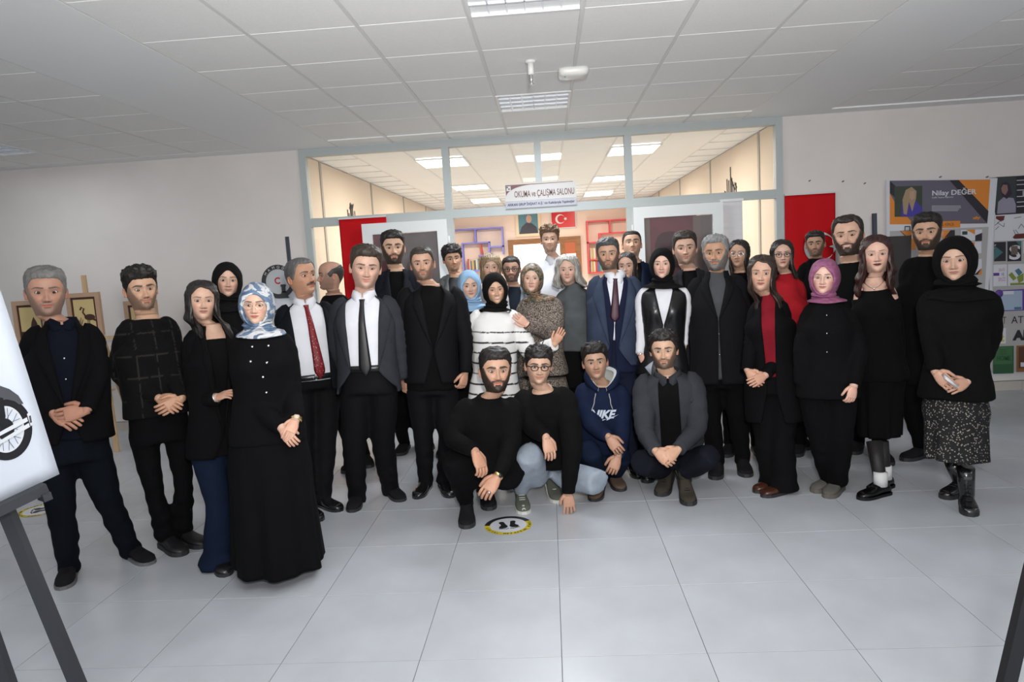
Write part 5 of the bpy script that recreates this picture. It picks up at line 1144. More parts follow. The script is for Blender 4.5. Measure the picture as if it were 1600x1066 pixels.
# ------------------------------------------------------------------ patterned cloths
def ramp_mat(name, scale, stops, rough=.8, tex='NOISE', dist=0.0, detail=4, bump=.1, stretch=None):
    m = mat(name, (.5, .5, .5), rough=rough, spec=.3, bump=bump, bscale=300); nt = m.node_tree; b = nt.nodes['Principled BSDF']
    tc = nt.nodes.new('ShaderNodeTexCoord'); vec = tc.outputs['Object']
    if stretch: mp = nt.nodes.new('ShaderNodeMapping'); mp.inputs['Scale'].default_value = stretch; mp.inputs['Rotation'].default_value = (.3, .5, .2); nt.links.new(vec, mp.inputs[0]); vec = mp.outputs[0]
    if tex == 'NOISE':
        n = nt.nodes.new('ShaderNodeTexNoise'); n.inputs['Scale'].default_value = scale; n.inputs['Detail'].default_value = detail; n.inputs['Distortion'].default_value = dist; out = n.outputs['Fac']
    else:
        n = nt.nodes.new('ShaderNodeTexVoronoi'); n.inputs['Scale'].default_value = scale; out = n.outputs['Distance']
    nt.links.new(vec, n.inputs['Vector']); r = nt.nodes.new('ShaderNodeValToRGB'); nt.links.new(out, r.inputs[0]); el = r.color_ramp.elements; r.color_ramp.interpolation = 'CONSTANT' if tex != 'NOISE' or dist < 0 else 'LINEAR'
    while len(el) > 1: el.remove(el[-1])
    el[0].position = stops[0][0]; el[0].color = (*stops[0][1], 1)
    for p, c in stops[1:]: e = el.new(p); e.color = (*c, 1)
    nt.links.new(r.outputs[0], b.inputs['Base Color']); return m
PATSC = ramp_mat('blue_white_silk', 9, [(0, (.03, .05, .09)), (.40, (.06, .10, .17)), (.47, (.13, .20, .30)), (.53, (.10, .15, .24)), (.56, (.55, .56, .58)), (.63, (.50, .50, .50)), (.66, (.09, .13, .2))], rough=.45, dist=1.2, stretch=(1, 1, 1.6))
GRNSC = ramp_mat('green_orange_silk', 26, [(0, (.01, .05, .04)), (.42, (.015, .07, .055)), (.47, (.30, .10, .03)), (.52, (.02, .07, .06)), (.56, (.35, .30, .22)), (.61, (.28, .11, .04)), (.66, (.01, .03, .03))], rough=.5, dist=1.5)
PINKSC = ramp_mat('mauve_cloth', 14, [(0, (.16, .045, .10)), (.45, (.22, .065, .14)), (.6, (.27, .10, .18)), (.7, (.20, .06, .12))], rough=.7, detail=2, stretch=(1, 1, 3))
TWEED = ramp_mat('brown_tweed', 130, [(0, (.02, .014, .010)), (.42, (.05, .038, .030)), (.52, (.16, .13, .11)), (.62, (.34, .29, .25))], rough=.95, bump=.8, detail=2)
REDTIE = ramp_mat('red_dotted_silk', 70, [(0, (.42, .22, .20)), (.22, (.17, .008, .012))], rough=.5, tex='VOR', bump=0)
FLORAL = ramp_mat('small_flowers', 78, [(0, (.12, .10, .04)), (.12, (.26, .24, .21)), (.30, (.008, .008, .009))], rough=.8, tex='VOR', bump=.1)
LJEAN = mat('light_grey_denim', (.27, .31, .37), rough=.9, spec=.2, noise=.10, nscale=18, bump=.2, bscale=300)
# ------------------------------------------------------------------ clothing materials
BLK = fab('black_wool', (.0024, .0024, .0030)); BLK2 = fab('black_knit', (.0027, .0027, .0030), bump=.5); BLKS = mat('black_suiting', (.0035, .0035, .0045), rough=.8, spec=.15, noise=.1, bump=.15, bscale=300)
NAVYS = fab('dark_navy_shirt', (.0035, .0045, .010)); JEAN = fab('dark_navy_jeans', (.003, .0045, .008)); JEANB = fab('blue_jeans', (.005, .010, .026))
WHITE = mat('white_shirt', (.66, .67, .72), rough=.8, spec=.2, noise=.03, nscale=8); GREYS = fab('grey_suiting', (.028, .030, .037)); BLUES = fab('blue_suiting', (.034, .046, .078))
LEATH = mat('black_leather', (.006, .006, .007), rough=.32, spec=.6, bump=.3, bscale=60); SHOEL = mat('polished_black_leather', (.008, .008, .009), rough=.22, spec=.6, coat=.4)
SUEDE = fab('black_suede', (.011, .011, .013)); SOLED = mat('dark_rubber', (.02, .02, .022), rough=.6); SOLEW = mat('white_rubber', (.55, .55, .52), rough=.5)
GOLD = mat('gold_metal', (.75, .55, .22), rough=.25, metal=1); SILV = mat('silver_metal', (.75, .75, .78), rough=.2, metal=1); DARKM = mat('dark_metal', (.03, .03, .032), rough=.35, metal=.6)
HB, HD, HG, HBR = (.013, .010, .009), (.024, .017, .013), (.16, .155, .15), (.055, .034, .022)
STUB = (.11, .075, .055)
MEN_T = dict(r=(.098, .070, .058), cuff=.06)

# ------------------------------------------------------------------ the people, front rows
def man_in_blazer():
    s = Person(dict(hem=686, label='leftmost man, grey hair and stubble, black blazer, beside the motorcycle poster', px=(77, 414, 492), Y=3.62, yaw=0, by=6, pitch=3, roll=2,
        sl=(27, 515), sr=(157, 512), el=(38, 600, .0), wl=(84, 645, .16), hl=(116, 662, .20), er=(166, 590, -.02), wr=(136, 640, .15), hr=(104, 648, .19), nl=(0, 1, .3), nr=(0, 1, .3),
        pv=(112, 700), kl=(95, 790, .05), kr=(166, 775, .05), tl=(95, 925), tr=(234, 885), fal=-8, far=22, skin=(.50, .29, .21), beard=('full', .50, (.16, .13, .11)), hairc=HG,
        hair=dict(top=.07, side=.03, line=.30, rough=.012), girth=1.1, belly=.02, brow=.9, browc=(.06, .05, .045), legk=1.0, H=.252))
    s.body(); s.arms(); s.finish_body(); s.eyes(); s.hair_short(); s.legs_pts()
    s.garment(NAVYS, .012, .1, 1.0, sl=False, name='shirt'); s.collar(NAVYS, .03, .066, .028); s.buttons([(.74, .0, .016), (.58, 0, .016)], SILV, .006)
    s.jacket(BLK, bt=.30, gap=.075, lap=.07, t0=-.30); s.trousers(JEAN, (.098, .068, .058), wrinkle=.006, cuff=.07); s.shoes(SUEDE, 'sneaker', mat('grey_rubber', (.12, .12, .12)), SUEDE)
def man_checked_sweater():
    s = Person(dict(hem=648, label='young man with short black hair in a black sweater with thin grey checks', px=(224, 417, 483), Y=3.98, yaw=12, by=14, pitch=2, roll=-3,
        sl=(176, 508), sr=(276, 500), el=(177, 588, 0), wl=(248, 622, .16), hl=(272, 636, .2), er=(283, 590, 0), wr=(284, 622, .14), hr=(262, 636, .2), pv=(250, 672), kl=(240, 765, .05), kr=(287, 752, .04),
        tl=(285, 871), tr=(320, 858), fal=14, far=24, skin=(.60, .39, .27), beard=('full', .55, (.05, .035, .027)), hairc=HB, hair=dict(top=.11, side=.022, line=.27, quiff=.05, curl=.012, rough=.02), legk=.86, brow=1.2))
    s.body(); s.arms(); s.finish_body(); s.eyes(); s.hair_short(); s.legs_pts()
    def chk(v):
        q = v-s.N; x = q@s.Rb; z = q@s.U; l = (np.abs(((x+.04) % .105)-.05) < .0025) | ((np.abs(((z+.02) % .13)-.06) < .0025)); n = .5+.5*wn(v, 40)
        return np.where((l & (n > .35))[:, None], V(.026, .024, .021), V(.0028, .0028, .0032))
    s.garment(mat('checked_black_knit', (0, 0, 0), rough=.95, spec=.2, vcol=True, bump=.4, bscale=300), .02, -.18, .985, r=(.082, .07, .042), voxel=.0085, color=chk)
    s.trousers(BLK, (.092, .062, .068), wrinkle=.007, cuff=.03); s.shoes(mat('dull_black_leather', (.008, .008, .009), rough=.5), 'boot', SOLED)
def woman_long_waves():
    s = Person(dict(hem=708, label='woman with long black wavy hair, blue jeans, holding her neighbour\'s arm', fem=1, px=(319, 437, 499), Y=3.88, yaw=4, by=14, pitch=0, roll=4,
        sl=(280, 520), sr=(378, 520), el=(296, 628, .02), wl=(338, 622, .17), hl=(372, 609, .22), er=(385, 610, 0), nohandr=1, pv=(345, 690), kl=(342, 790, .06), kr=(385, 790, 0), tl=(352, 904), tr=(400, 885), fal=2, far=20,
        nl=(0, .7, .7), skin=(.64, .43, .33), lips=(.36, .13, .11), hairc=HB, hair=dict(end=-1.15, vol=.07, wave=.035, flare=.16, open=54, part=-.1, fwd=.20), smile=.1, brow=.9))
    s.body(); s.arms(); s.finish_body(); s.eyes(); s.hair_long(); s.legs_pts()
    s.garment(BLK2, .008, -.1, .90, sl=False, name='top'); s.jacket(BLK, bt=.1, gap=.055, lap=.05, t0=-.16, r=(.086, .075, .056)); 
    s.trousers(JEANB, (.092, .066, .088), flare=.035, cuff=.075, wrinkle=.004); s.shoes(LEATH, 'shoe', SOLED); s.band('l', SILV, 'bracelet', None, .0, .027, .006)
def woman_blue_scarf():
    nt = None
    s = Person(dict(hem=690, label='woman in a blue and white patterned headscarf, round glasses and long black skirt', fem=1, px=(404, 443, 506), Y=3.62, yaw=-10, by=-4, pitch=1, roll=3, scarf=dict(low=11, wrapw=.95, peak=.0, full=1.03), scarfm=PATSC,
        sl=(371, 530), sr=(441, 532), el=(372, 622, .05), wl=(440, 668, .18), hl=(456, 690, .2), er=(468, 618, .0), wr=(462, 655, .14), hr=(450, 682, .21), pv=(418, 668), tl=(465, 888), tr=(480, 862), fal=22, far=25,
        skin=(.68, .46, .36), lips=(.42, .12, .10), brow=1.0, smile=.2, sw=.175))
    s.body(); s.arms(); s.finish_body(); s.eyes(); s.scarf(); s.legs_pts()
    s.garment(BLK, .03, -.38, .99, r=(.085, .076, .060), name='jacket', loose=1.2); s.skirt(BLK, .075, .235, fold=.018, nf=7, d=.95, t1=-.1, cpx=(s.pv[0]+.02, s.pv[1]-.06), top_off=.03)
    s.glasses(mat('thin_gold_frame', (.5, .42, .33), rough=.3, metal=1), .098, .95, .0014); s.shoes(LEATH, 'shoe', SOLED); s.band('r', GOLD, 'watch', mat('dial_pale', (.6, .5, .4), rough=.2), -.005)
    s.buttons([(.72, -.035, .045), (.70, .045, .045), (.56, .02, .045), (.40, .03, .045), (.86, -.03, .04), (.86, .05, .04)], SILV, .007)
    mb = MB(); c = s.arm['l'][2]+s.F*.06+V(-.045, 0, -.09); return s
def woman_dark_scarf_back():
    s = Person(dict(label='woman in a black headscarf half hidden behind two women at left', fem=1, px=(358, 409, 464), Y=4.25, yaw=3, by=0, roll=5, scarf=dict(low=12, peak=.02), scarfm=fab('black_scarf', (.005, .0048, .005)), pv=(362, 620), sl=(315, 480), sr=(392, 480),
        skin=(.62, .42, .33), lips=(.38, .16, .13), smile=.2, nohands=1, er=(385, 550, 0), wr=(380, 590, -.05), el=(330, 550, 0), wl=(335, 590, -.05)))
    s.body(); s.arms(); s.finish_body(); s.eyes(); s.scarf(); s.legs_pts(); s.garment(BLK2, .02, -.2, .98); s.trousers(BLK); s.shoes(LEATH, 'boot', SOLED)
def man_red_tie():
    s = Person(dict(hem=612, label='grey-haired man with moustache looking aside, white shirt and red dotted tie', px=(474, 401, 461), Y=4.78, yaw=34, by=10, pitch=-6, roll=-4, sl=(425, 465), sr=(520, 470), nohands=1,
        el=(440, 540, 0), wl=(450, 590, -.06), er=(530, 550, -.05), wr=(535, 600, -.1), pv=(490, 595), kr=(508, 700, .03), kl=(470, 700, .02), tr=(532, 801), tl=(500, 817), far=28, fal=18, skin=(.52, .30, .20), beard=('mustache', .95, (.03, .026, .024)), hairc=(.10, .098, .096),
        hair=dict(top=.04, side=.025, line=.32, rec=.04), girth=1.12, belly=.055, gaze=(.5, 0), browc=(.03, .025, .022), tiedx=.03))
    s.body(); s.arms(); s.finish_body(); s.eyes(); s.hair_short(); s.legs_pts()
    s.garment(WHITE, .006, .02, 1.0, sl=False, name='shirt', wrinkle=.003); s.collar(WHITE, .06, .066, .034); s.tie(REDTIE, .04, .022); s.belt(LEATH, s.t_at(587), .012, SILV)
    s.jacket(mat('navy_black_suiting', (.004, .005, .008), rough=.8, spec=.15, noise=.1), off=.022, bt=-.1, gap=.115, gapb=.10, lap=.075, low=.08, t0=-.32); s.trousers(BLKS, (.10, .078, .064), cuff=.07); s.shoes(SHOEL, 'dress')
def man_grey_suit():
    s = Person(dict(hem=612, label='smiling man in an open grey suit jacket, white shirt and black tie', px=(574, 384, 449), Y=4.52, yaw=3, by=-6, pitch=6, roll=7, H=.262, sl=(513, 447), sr=(618, 447), el=(516, 540, -.08), wl=(540, 585, -.14), er=(630, 535, -.05), wr=(628, 590, -.1), nohands=1,
        pv=(577, 600), kl=(553, 695, .04), kr=(598, 690, .04), tl=(549, 803), tr=(628, 786), fal=0, far=28, skin=(.66, .44, .35), smile=.75, eyeopen=.6, hairc=(.040, .028, .020), hair=dict(top=.09, side=.035, line=.30, quiff=.02, part=1), beard=('full', .16, (.2, .15, .12)), girth=1.06, belly=.02, tiedx=.01))
    s.body(); s.arms(); s.finish_body(); s.eyes(); s.hair_short(); s.legs_pts()
    s.garment(WHITE, .008, s.t_at(574), 1.0, sl=False, name='shirt', wrinkle=.003); s.collar(WHITE, .06, .066, .034); s.tie(mat('black_tie', (.008, .008, .010), rough=.5), .12, .022, .042); s.belt(LEATH, s.t_at(573), .010, SILV)
    s.jacket(GREYS, off=.024, bt=.18, gap=.115, gapb=.09, lap=.08, low=.14, t0=-.36); s.trousers(BLKS, (.102, .08, .066), cuff=.075); s.shoes(SUEDE, 'shoe', SOLED, SUEDE)
def man_black_suit():
    s = Person(dict(hem=596, label='man in a black suit and black crew-neck, arms hanging, left of the crouching men', px=(662, 384, 437), Y=4.88, yaw=-3, by=6, roll=-2, sl=(620, 462), sr=(727, 462), el=(624, 535, 0), wl=(629, 588, .03), hl=(633, 614, .05), er=(737, 535, 0), wr=(727, 582, .04), hr=(722, 606, .06), cl=.5, cr=.7,
        nl=(-.8, .5, 0), nr=(.6, .8, 0), pv=(675, 600), kl=(662, 690, .03), kr=(700, 690, .03), tl=(650, 782), tr=(705, 780), fal=-22, far=8, skin=(.58, .37, .27), beard=('full', .62, (.07, .055, .045)), hairc=(.035, .028, .022), hair=dict(top=.05, side=.022, line=.30, rec=.02), neckw=1.1, browz=-.004))
    s.body(); s.arms(); s.finish_body(); s.eyes(); s.hair_short(); s.legs_pts()
    s.garment(BLK2, .008, -.05, 1.01, sl=False, name='sweater'); s.jacket(BLKS, bt=.36, gap=.085, lap=.075, t0=-.34); s.trousers(BLKS, (.096, .07, .055), cuff=.05); s.shoes(SHOEL, 'dress')
def woman_striped():
    s = Person(dict(label='laughing woman in a black headscarf and white sweater with black stripes', fem=1, px=(775, 426, 474), Y=4.98, yaw=6, by=2, pitch=4, roll=-3, scarf=dict(low=10, full=1.02, peak=.01), scarfm=fab('black_scarf', (.005, .0048, .005)), sl=(738, 488), sr=(808, 492), el=(741, 555, 0), wl=(752, 605, .02), er=(838, 555, .05), wr=(866, 538, .18), hr=(879, 516, .2), nohandl=1, nr=(0, 1, 0), cr=.12,
        pv=(773, 620), skin=(.60, .39, .28), lips=(.42, .18, .15), smile=.8, teeth=1, eyeopen=.6, sw=.20))
    s.body(); s.arms(); s.finish_body(); s.eyes(); s.scarf(); s.legs_pts()
    def st(v):
        q = v-s.N; x = q@s.Rb; z = q@s.U; armr = np.abs(x) > .185
        E = s.arm['r'][1]; W = s.arm['r'][2]; d = nrm(W-E); u = (v-E)@d; far = (v-E); dist = np.linalg.norm(far-np.outer(u, d), axis=1); fo = (u > .03) & (dist < .09) & (x > .17)
        zz = np.where(fo, u+.02, z+.195); k = np.abs((zz % .075)-.037) < .0058; k &= (z < -.155) | fo
        return np.where(k[:, None], V(.012, .012, .014), V(.70, .69, .68))
    s.garment(mat('striped_white_knit', (0, 0, 0), rough=.9, spec=.2, vcol=True, bump=.4, bscale=260), .03, -.25, .98, r=(.088, .085, .060), voxel=.0065, color=st, loose=1.1); s.trousers(BLK); s.shoes(LEATH, 'shoe')
def woman_tweed():
    s = Person(dict(hem=585, label='older woman in a green and orange patterned headscarf and brown tweed jacket', fem=1, px=(832, 409, 456), Y=5.3, yaw=-3, by=-8, pitch=0, roll=4, scarf=dict(low=11, wrapw=.85, ow=.255, ot=.30), scarfm=GRNSC, sl=(806, 458), sr=(880, 456), el=(812, 520, -.05), wl=(815, 560, -.1), nohandl=1,
        er=(874, 522, .12), wr=(824, 508, .38), hr=(801, 489, .43), nr=(0, 1, .2), cr=.2, pv=(848, 590), skin=(.72, .50, .41), smile=.5, eyeopen=.75, browc=(.25, .17, .12), girth=1.1, lips=(.5, .22, .2)))
    s.body(); s.arms(); s.finish_body(); s.eyes(); s.scarf(); s.legs_pts(); s.garment(TWEED, .03, -.2, .98, r=(.088, .078, .055), name='jacket', voxel=.010); s.skirt(TWEED, .25, .22, t1=0); s.shoes(LEATH, 'shoe')
    s.band('r', mat('brown_beads', (.08, .03, .02), rough=.4), 'bracelet', None, .0, .030, .006)
def woman_grey_hair():
    s = Person(dict(hem=548, label='woman with wavy shoulder-length grey hair in a grey turtleneck sweater', fem=1, px=(888, 399, 442), Y=5.5, yaw=-4, by=2, roll=0, sl=(868, 458), sr=(926, 462), el=(868, 515, 0), er=(927, 510, .0), wr=(912, 545, .05), hr=(906, 560, .06), nohands=1, pv=(898, 590), skin=(.70, .48, .39), lips=(.45, .16, .15), smile=.3, browc=(.10, .07, .05),
        hairc=(.30, .285, .26), hair=dict(end=-.78, vol=.14, wave=.07, flare=.42, open=52, part=-.1, line=.30), girth=1.08))
    s.body(); s.arms(); s.finish_body(); s.eyes(); s.hair_long(); s.legs_pts(); s.garment(fab('grey_knit', (.085, .092, .098), bump=.5), .02, -.12, 1.05, r=(.084, .072, .048), voxel=.011); s.trousers(BLK); s.shoes(LEATH, 'shoe')
def man_blue_suit():
    s = Person(dict(hem=568, label='bearded man in a blue suit and waistcoat with a dark red tie', px=(951, 371, 421), Y=5.18, yaw=-2, by=2, roll=-2, sl=(919, 436), sr=(1004, 440), el=(922, 505, -.03), wl=(930, 560, -.05), er=(1003, 500, -.02), wr=(994, 560, -.05), nohands=1, pv=(957, 572), skin=(.54, .34, .24), beard=('full', .72, (.045, .038, .033)), hairc=(.05, .05, .052), hair=dict(top=.08, side=.03, line=.29, quiff=.02), brow=1.1))
    s.body(); s.arms(); s.finish_body(); s.eyes(); s.hair_short(); s.legs_pts()
    s.garment(WHITE, .004, .3, 1.0, sl=False, name='shirt'); s.collar(WHITE, .055, .066, .034); s.tie(mat('dark_red_tie', (.045, .010, .022), rough=.5, noise=.3, nscale=120), .5, .016, .036)
    s.jacket(fab('navy_waistcoat', (.010, .013, .034)), off=.013, bt=.48, gap=.062, lap=0, low=.02, t0=-.05, sleeves=False, name='waistcoat'); s.jacket(BLUES, off=.03, bt=.22, gap=.095, gapb=.03, lap=.085, low=.10, t0=-.36); s.trousers(fab('navy_trousers', (.010, .013, .028))); s.shoes(SHOEL, 'dress')
def woman_leather_vest():
    s = Person(dict(label='woman in a black headscarf, white top and black leather waistcoat holding a phone', fem=1, px=(1035, 386, 435), Y=5.02, yaw=-2, by=0, roll=0, scarf=dict(low=11, wrapw=.92, full=1.0), scarfm=fab('black_scarf', (.005, .0048, .005)), sl=(1005, 452), sr=(1071, 450), el=(995, 508, 0), wl=(1000, 553, .05), hl=(1012, 573, .1), er=(1076, 500, -.02), wr=(1068, 540, .02), hr=(1062, 558, .05), nl=(-.6, .8, .2),
        pv=(1035, 572), skin=(.70, .47, .39), lips=(.42, .17, .16), smile=.15, sw=.205))
    s.body(); s.arms(); s.finish_body(); s.eyes(); s.scarf(); s.legs_pts(); s.garment(mat('white_knit_top', (.62, .62, .66), rough=.85, spec=.2, bump=.2), .008, -.02, .98, r=(.070, .060, .040), name='top', voxel=.011)
    s.jacket(LEATH, off=.024, bt=.52, gap=.062, lap=0, low=.02, t0=-.1, sleeves=False, name='waistcoat', top=.95); s.trousers(BLK); s.shoes(LEATH, 'boot'); s.band('l', SILV, 'bracelet', None, .01, .026, .005)
    mb = MB(); c = s.arm['l'][3]+s.F*.03+V(.03, 0, .0); mb.bar(c+V(-.03, 0, -.03), c+V(.04, 0, .02), .07, .009, tuple(s.F)); o = mb.obj('phone', mat('pale_phone_case', (.35, .38, .45), rough=.3)); props(o, 'pale grey phone in the hand of the woman in the leather waistcoat', 'phone')
def man_grey_beard_coat():
    s = Person(dict(hem=596, label='man with swept grey hair and greying beard in a black coat', px=(1119, 367, 421), Y=5.15, yaw=-8, by=-2, roll=-2, sl=(1076, 440), sr=(1168, 440), el=(1080, 520, -.06), wl=(1095, 575, -.10), er=(1166, 520, -.06), wr=(1152, 575, -.12), nohands=1, pv=(1125, 590), kr=(1155, 665, 0), kl=(1112, 665, 0), tr=(1168, 748), tl=(1118, 752), far=4, fal=-6, skin=(.50, .30, .20),
        beard=('full', .92, (.16, .155, .15)), beardlen=.035, hairc=(.20, .20, .20), hair=dict(top=.085, side=.05, line=.31, quiff=.02, rough=.02, rec=.02), browc=(.03, .025, .022), brow=1.1))
    s.body(); s.arms(); s.finish_body(); s.eyes(); s.hair_short(); s.legs_pts(); s.garment(fab('grey_turtleneck', (.065, .068, .074)), .010, 0, 1.06, sl=False, name='sweater'); s.jacket(mat('black_coat_wool', (.006, .006, .0075), rough=.9, spec=.12, noise=.1, bump=.3), off=.04, bt=.58, gap=.06, lap=.07, low=.012, t0=-.36, r=(.088, .072, .055), name='coat', top=1.05)
    s.trousers(BLK, (.098, .074, .058)); s.shoes(SUEDE, 'boot', SOLED); s.buttons([(.45, -.0, .044), (.25, .0, .044)], SILV, .006)
def woman_red_turtleneck():
    s = Person(dict(hem=655, label='woman with straight brown hair, red turtleneck and black trouser suit, hands clasped', fem=1, px=(1191, 402, 454), Y=4.7, yaw=-4, by=-8, roll=3, H=.228, sl=(1170, 470), sr=(1237, 474), el=(1164, 540, 0), wl=(1168, 578, .12), hl=(1186, 602, .18), er=(1236, 548, -.02), wr=(1196, 586, .14), hr=(1176, 598, .19), pv=(1208, 600), kl=(1198, 690, .02), kr=(1222, 690, 0), tl=(1180, 772), tr=(1192, 779), fal=-40, far=-45,
        skin=(.62, .40, .30), lips=(.30, .09, .08), smile=.15, hairc=(.030, .018, .013), hair=dict(end=-1.25, vol=.055, wave=.006, flare=.06, open=50, part=-.25, fwd=.10)))
    s.body(); s.arms(); s.finish_body(); s.eyes(); s.hair_long(); s.legs_pts(); s.garment(fab('red_knit', (.17, .008, .016)), .006, .10, 1.07, sl=False, name='sweater'); s.jacket(BLK, off=.024, bt=.0, gap=.046, gapb=.026, lap=.0, low=.05, t0=-.25, r=(.078, .064, .052)); s.trousers(BLK, (.096, .078, .085), flare=.02, cuff=.07); s.shoes(mat('brown_leather', (.05, .016, .008), rough=.3), 'dress', SOLED)
def woman_pink_scarf():
    s = Person(dict(hem=620, label='woman in a mauve headscarf and glasses wearing a loose black shirt and taupe shoes', fem=1, px=(1288, 402, 459), Y=4.42, yaw=-6, by=-4, roll=2, scarf=dict(low=10, full=1.0, peak=.06, wrapw=.9), scarfm=PINKSC, sl=(1252, 478), sr=(1337, 480), el=(1249, 548, 0), ein=.012, er=(1347, 545, .08), wr=(1334, 602, .18), hr=(1328, 632, .20), wl=(1250, 600, .0), nohandl=1, pv=(1292, 598), kl=(1283, 690, .03), kr=(1312, 690, .03), tl=(1272, 772), tr=(1294, 781), fal=-38, far=-20,
        nr=(.5, .8, 0), cr=.5, skin=(.72, .49, .41), lips=(.42, .13, .12), smile=.25))
    s.body(); s.arms(); s.finish_body(); s.eyes(); s.scarf(); s.legs_pts(); s.garment(BLK, .022, -.34, .98, r=(.076, .066, .056), name='shirt', loose=1.0, extra=None); s.trousers(BLK, (.096, .078, .068), cuff=.03); s.shoes(fab('taupe_suede', (.10, .092, .082)), 'boot', fab('taupe_sole', (.12, .11, .10)))
    s.glasses(mat('thin_gold_frame', (.5, .42, .33), rough=.3, metal=1), .095, .85, .0014); s.buttons([(.83, .0, .045), (.62, 0, .05), (.4, 0, .05)], SILV, .0045)
def woman_off_shoulder():
    s = Person(dict(label='woman with long dark red hair in a black off-shoulder dress and white socks', fem=1, px=(1369, 366, 425), Y=4.68, yaw=3, by=-6, roll=-2, sl=(1330, 450), sr=(1408, 450), el=(1336, 530, -.02), wl=(1350, 585, .05), hl=(1356, 600, .08), er=(1412, 530, -.02), wr=(1405, 590, -.06), nohands=1, pv=(1375, 580), tl=(1344, 783), tr=(1360, 774), fal=-42, far=-30, kl=(1366, 690, .02), kr=(1376, 690, .0),
        neckw=.92, skin=(.72, .48, .39), lips=(.085, .012, .014), brow=.8, browc=(.07, .05, .04), hairc=(.030, .009, .008), hair=dict(end=-1.25, vol=.07, wave=.03, flare=.24, open=56, part=0, fwd=.08, line=.30)))
    s.body(); s.arms(); 
    for k in 'lr':
        q = s.sleeve_path(k); s.mb.tube(q[:9], np.interp(np.arange(9), [0, 2, 4, 8], [.030, .042, .046, .040]), 18, c=s.skin)
    s.finish_body(); s.eyes(); s.hair_long(); s.legs_pts()
    s.garment(BLK2, .010, -.1, .89, r=(.074, .060, .045), name='dress_top', sl=False); 
    mb = MB()
    for k in 'lr':
        q = s.sleeve_path(k)[4:]; mb.tube(q, np.linspace(.056, .042, len(q)), 16)
    s.build(mb, 'sleeve', BLK2); s.skirt(BLK2, .34, .128, t1=.1, fold=.008, d=.9); 
    mb = MB()
    for k in 'lr': mb.tube([s.leg[k][1], s.leg[k][2]], [.05, .038], 14)
    s.build(mb, 'tights', mat('sheer_black_tights', (.012, .010, .010), rough=.6))
    for k in 'lr': mb = MB(); mb.tube([s.leg[k][2]+V(0, 0, .07), s.leg[k][2]-V(0, 0, .02)], [.042, .042], 16); s.build(mb, 'sock', mat('white_sock', (.6, .6, .6), rough=.9)); s.shoes(SHOEL, 'shoe', SOLED, SUEDE)
    mb = MB(); a = np.linspace(-1.0, 1.0, 22); mb.tube(np.array([s.N+s.Rb*.07*math.sin(t)+s.F*(.085*math.cos(t)-.0+.02*(1-abs(t)))+s.U*(.012-.065*math.cos(t)**2) for t in a]), .0016, 6); mb.sphere(s.N+s.F*.108-s.U*.058, .006, 6, 8); s.build(mb, 'necklace', SILV)
    for sd in (-1, 1):
        mb = MB(); u = np.linspace(0, 2*np.pi, 14); mb.tube(s.headpt(np.stack([sd*.355+0*u, .01+.03*np.cos(u), -.20+.05*np.sin(u)], -1)), .0025, 6); s.build(mb, 'earring', SILV)
def man_beard_tee():
    s = Person(dict(label='tall man with full dark beard and black sweater before the orange poster', px=(1448, 333, 390), Y=5.08, yaw=-6, by=-4, roll=-2, sl=(1408, 415), sr=(1500, 415), el=(1412, 505, -.02), wl=(1420, 570, -.08), er=(1500, 500, 0), wr=(1490, 560, -.05), nohands=1, pv=(1437, 575), kl=(1427, 650, .0), tl=(1412, 722), tr=(1450, 718), kr=(1452, 650, 0), fal=-38, far=-10, skin=(.52, .33, .23), beard=('full', .92, (.018, .014, .012)), beardlen=.02,
        hairc=HB, hair=dict(top=.10, side=.028, line=.29, quiff=.03), brow=1.3, smile=.2))
    s.body(); s.arms(); s.finish_body(); s.eyes(); s.hair_short(); s.legs_pts(); s.garment(BLK2, .018, -.15, 1.0, voxel=.013); s.trousers(BLK, (.094, .068, .052)); s.shoes(SUEDE, 'boot', SOLED)
def woman_floral_skirt():
    s = Person(dict(hem=622, label='rightmost woman, black headscarf, black sweater, small-flowered skirt and laced boots', fem=1, px=(1491, 383, 439), Y=4.22, yaw=-4, by=-10, roll=-3, scarf=dict(low=13, wrapw=1.18, wrapf=1.05, peak=.0, full=1.08, ow=.25), scarfm=fab('black_scarf2', (.003, .003, .0034)), sl=(1456, 452), sr=(1550, 460), el=(1444, 535, 0), wl=(1461, 580, .12), hl=(1484, 603, .18), er=(1556, 540, 0), wr=(1512, 596, .14), hr=(1486, 608, .19), pv=(1493, 612),
        tl=(1476, 782), tr=(1520, 810), fal=-26, far=10, kl=(1482, 705, 0), kr=(1508, 715, .02), skin=(.58, .39, .30), lips=(.34, .15, .12), browc=(.03, .02, .015), gaze=(-.1, 0), sw=.215, H=.24))
    s.body(); s.arms(); s.finish_body(); s.eyes(); s.scarf(); s.legs_pts(); s.garment(BLK2, .03, -.25, .98, r=(.090, .08, .055), voxel=.013, loose=1.2); s.skirt(FLORAL, .33, .168, t1=-.05, fold=.008, nf=8, d=.9, cpx=(s.pv[0]-.02, s.pv[1]-.05), top_off=.004); s.shoes(SHOEL, 'boot', SOLED, LEATH)
    mb = MB(); c = s.arm['l'][3]+s.F*.02+V(.0, 0, .03); mb.bar(c+V(-.03, 0, .03), c+V(.035, 0, -.025), .012, .065, tuple(s.F)); o = mb.obj('phone', mat('white_phone', (.6, .6, .62), rough=.3)); props(o, 'white phone held by the rightmost woman in the black headscarf', 'phone')
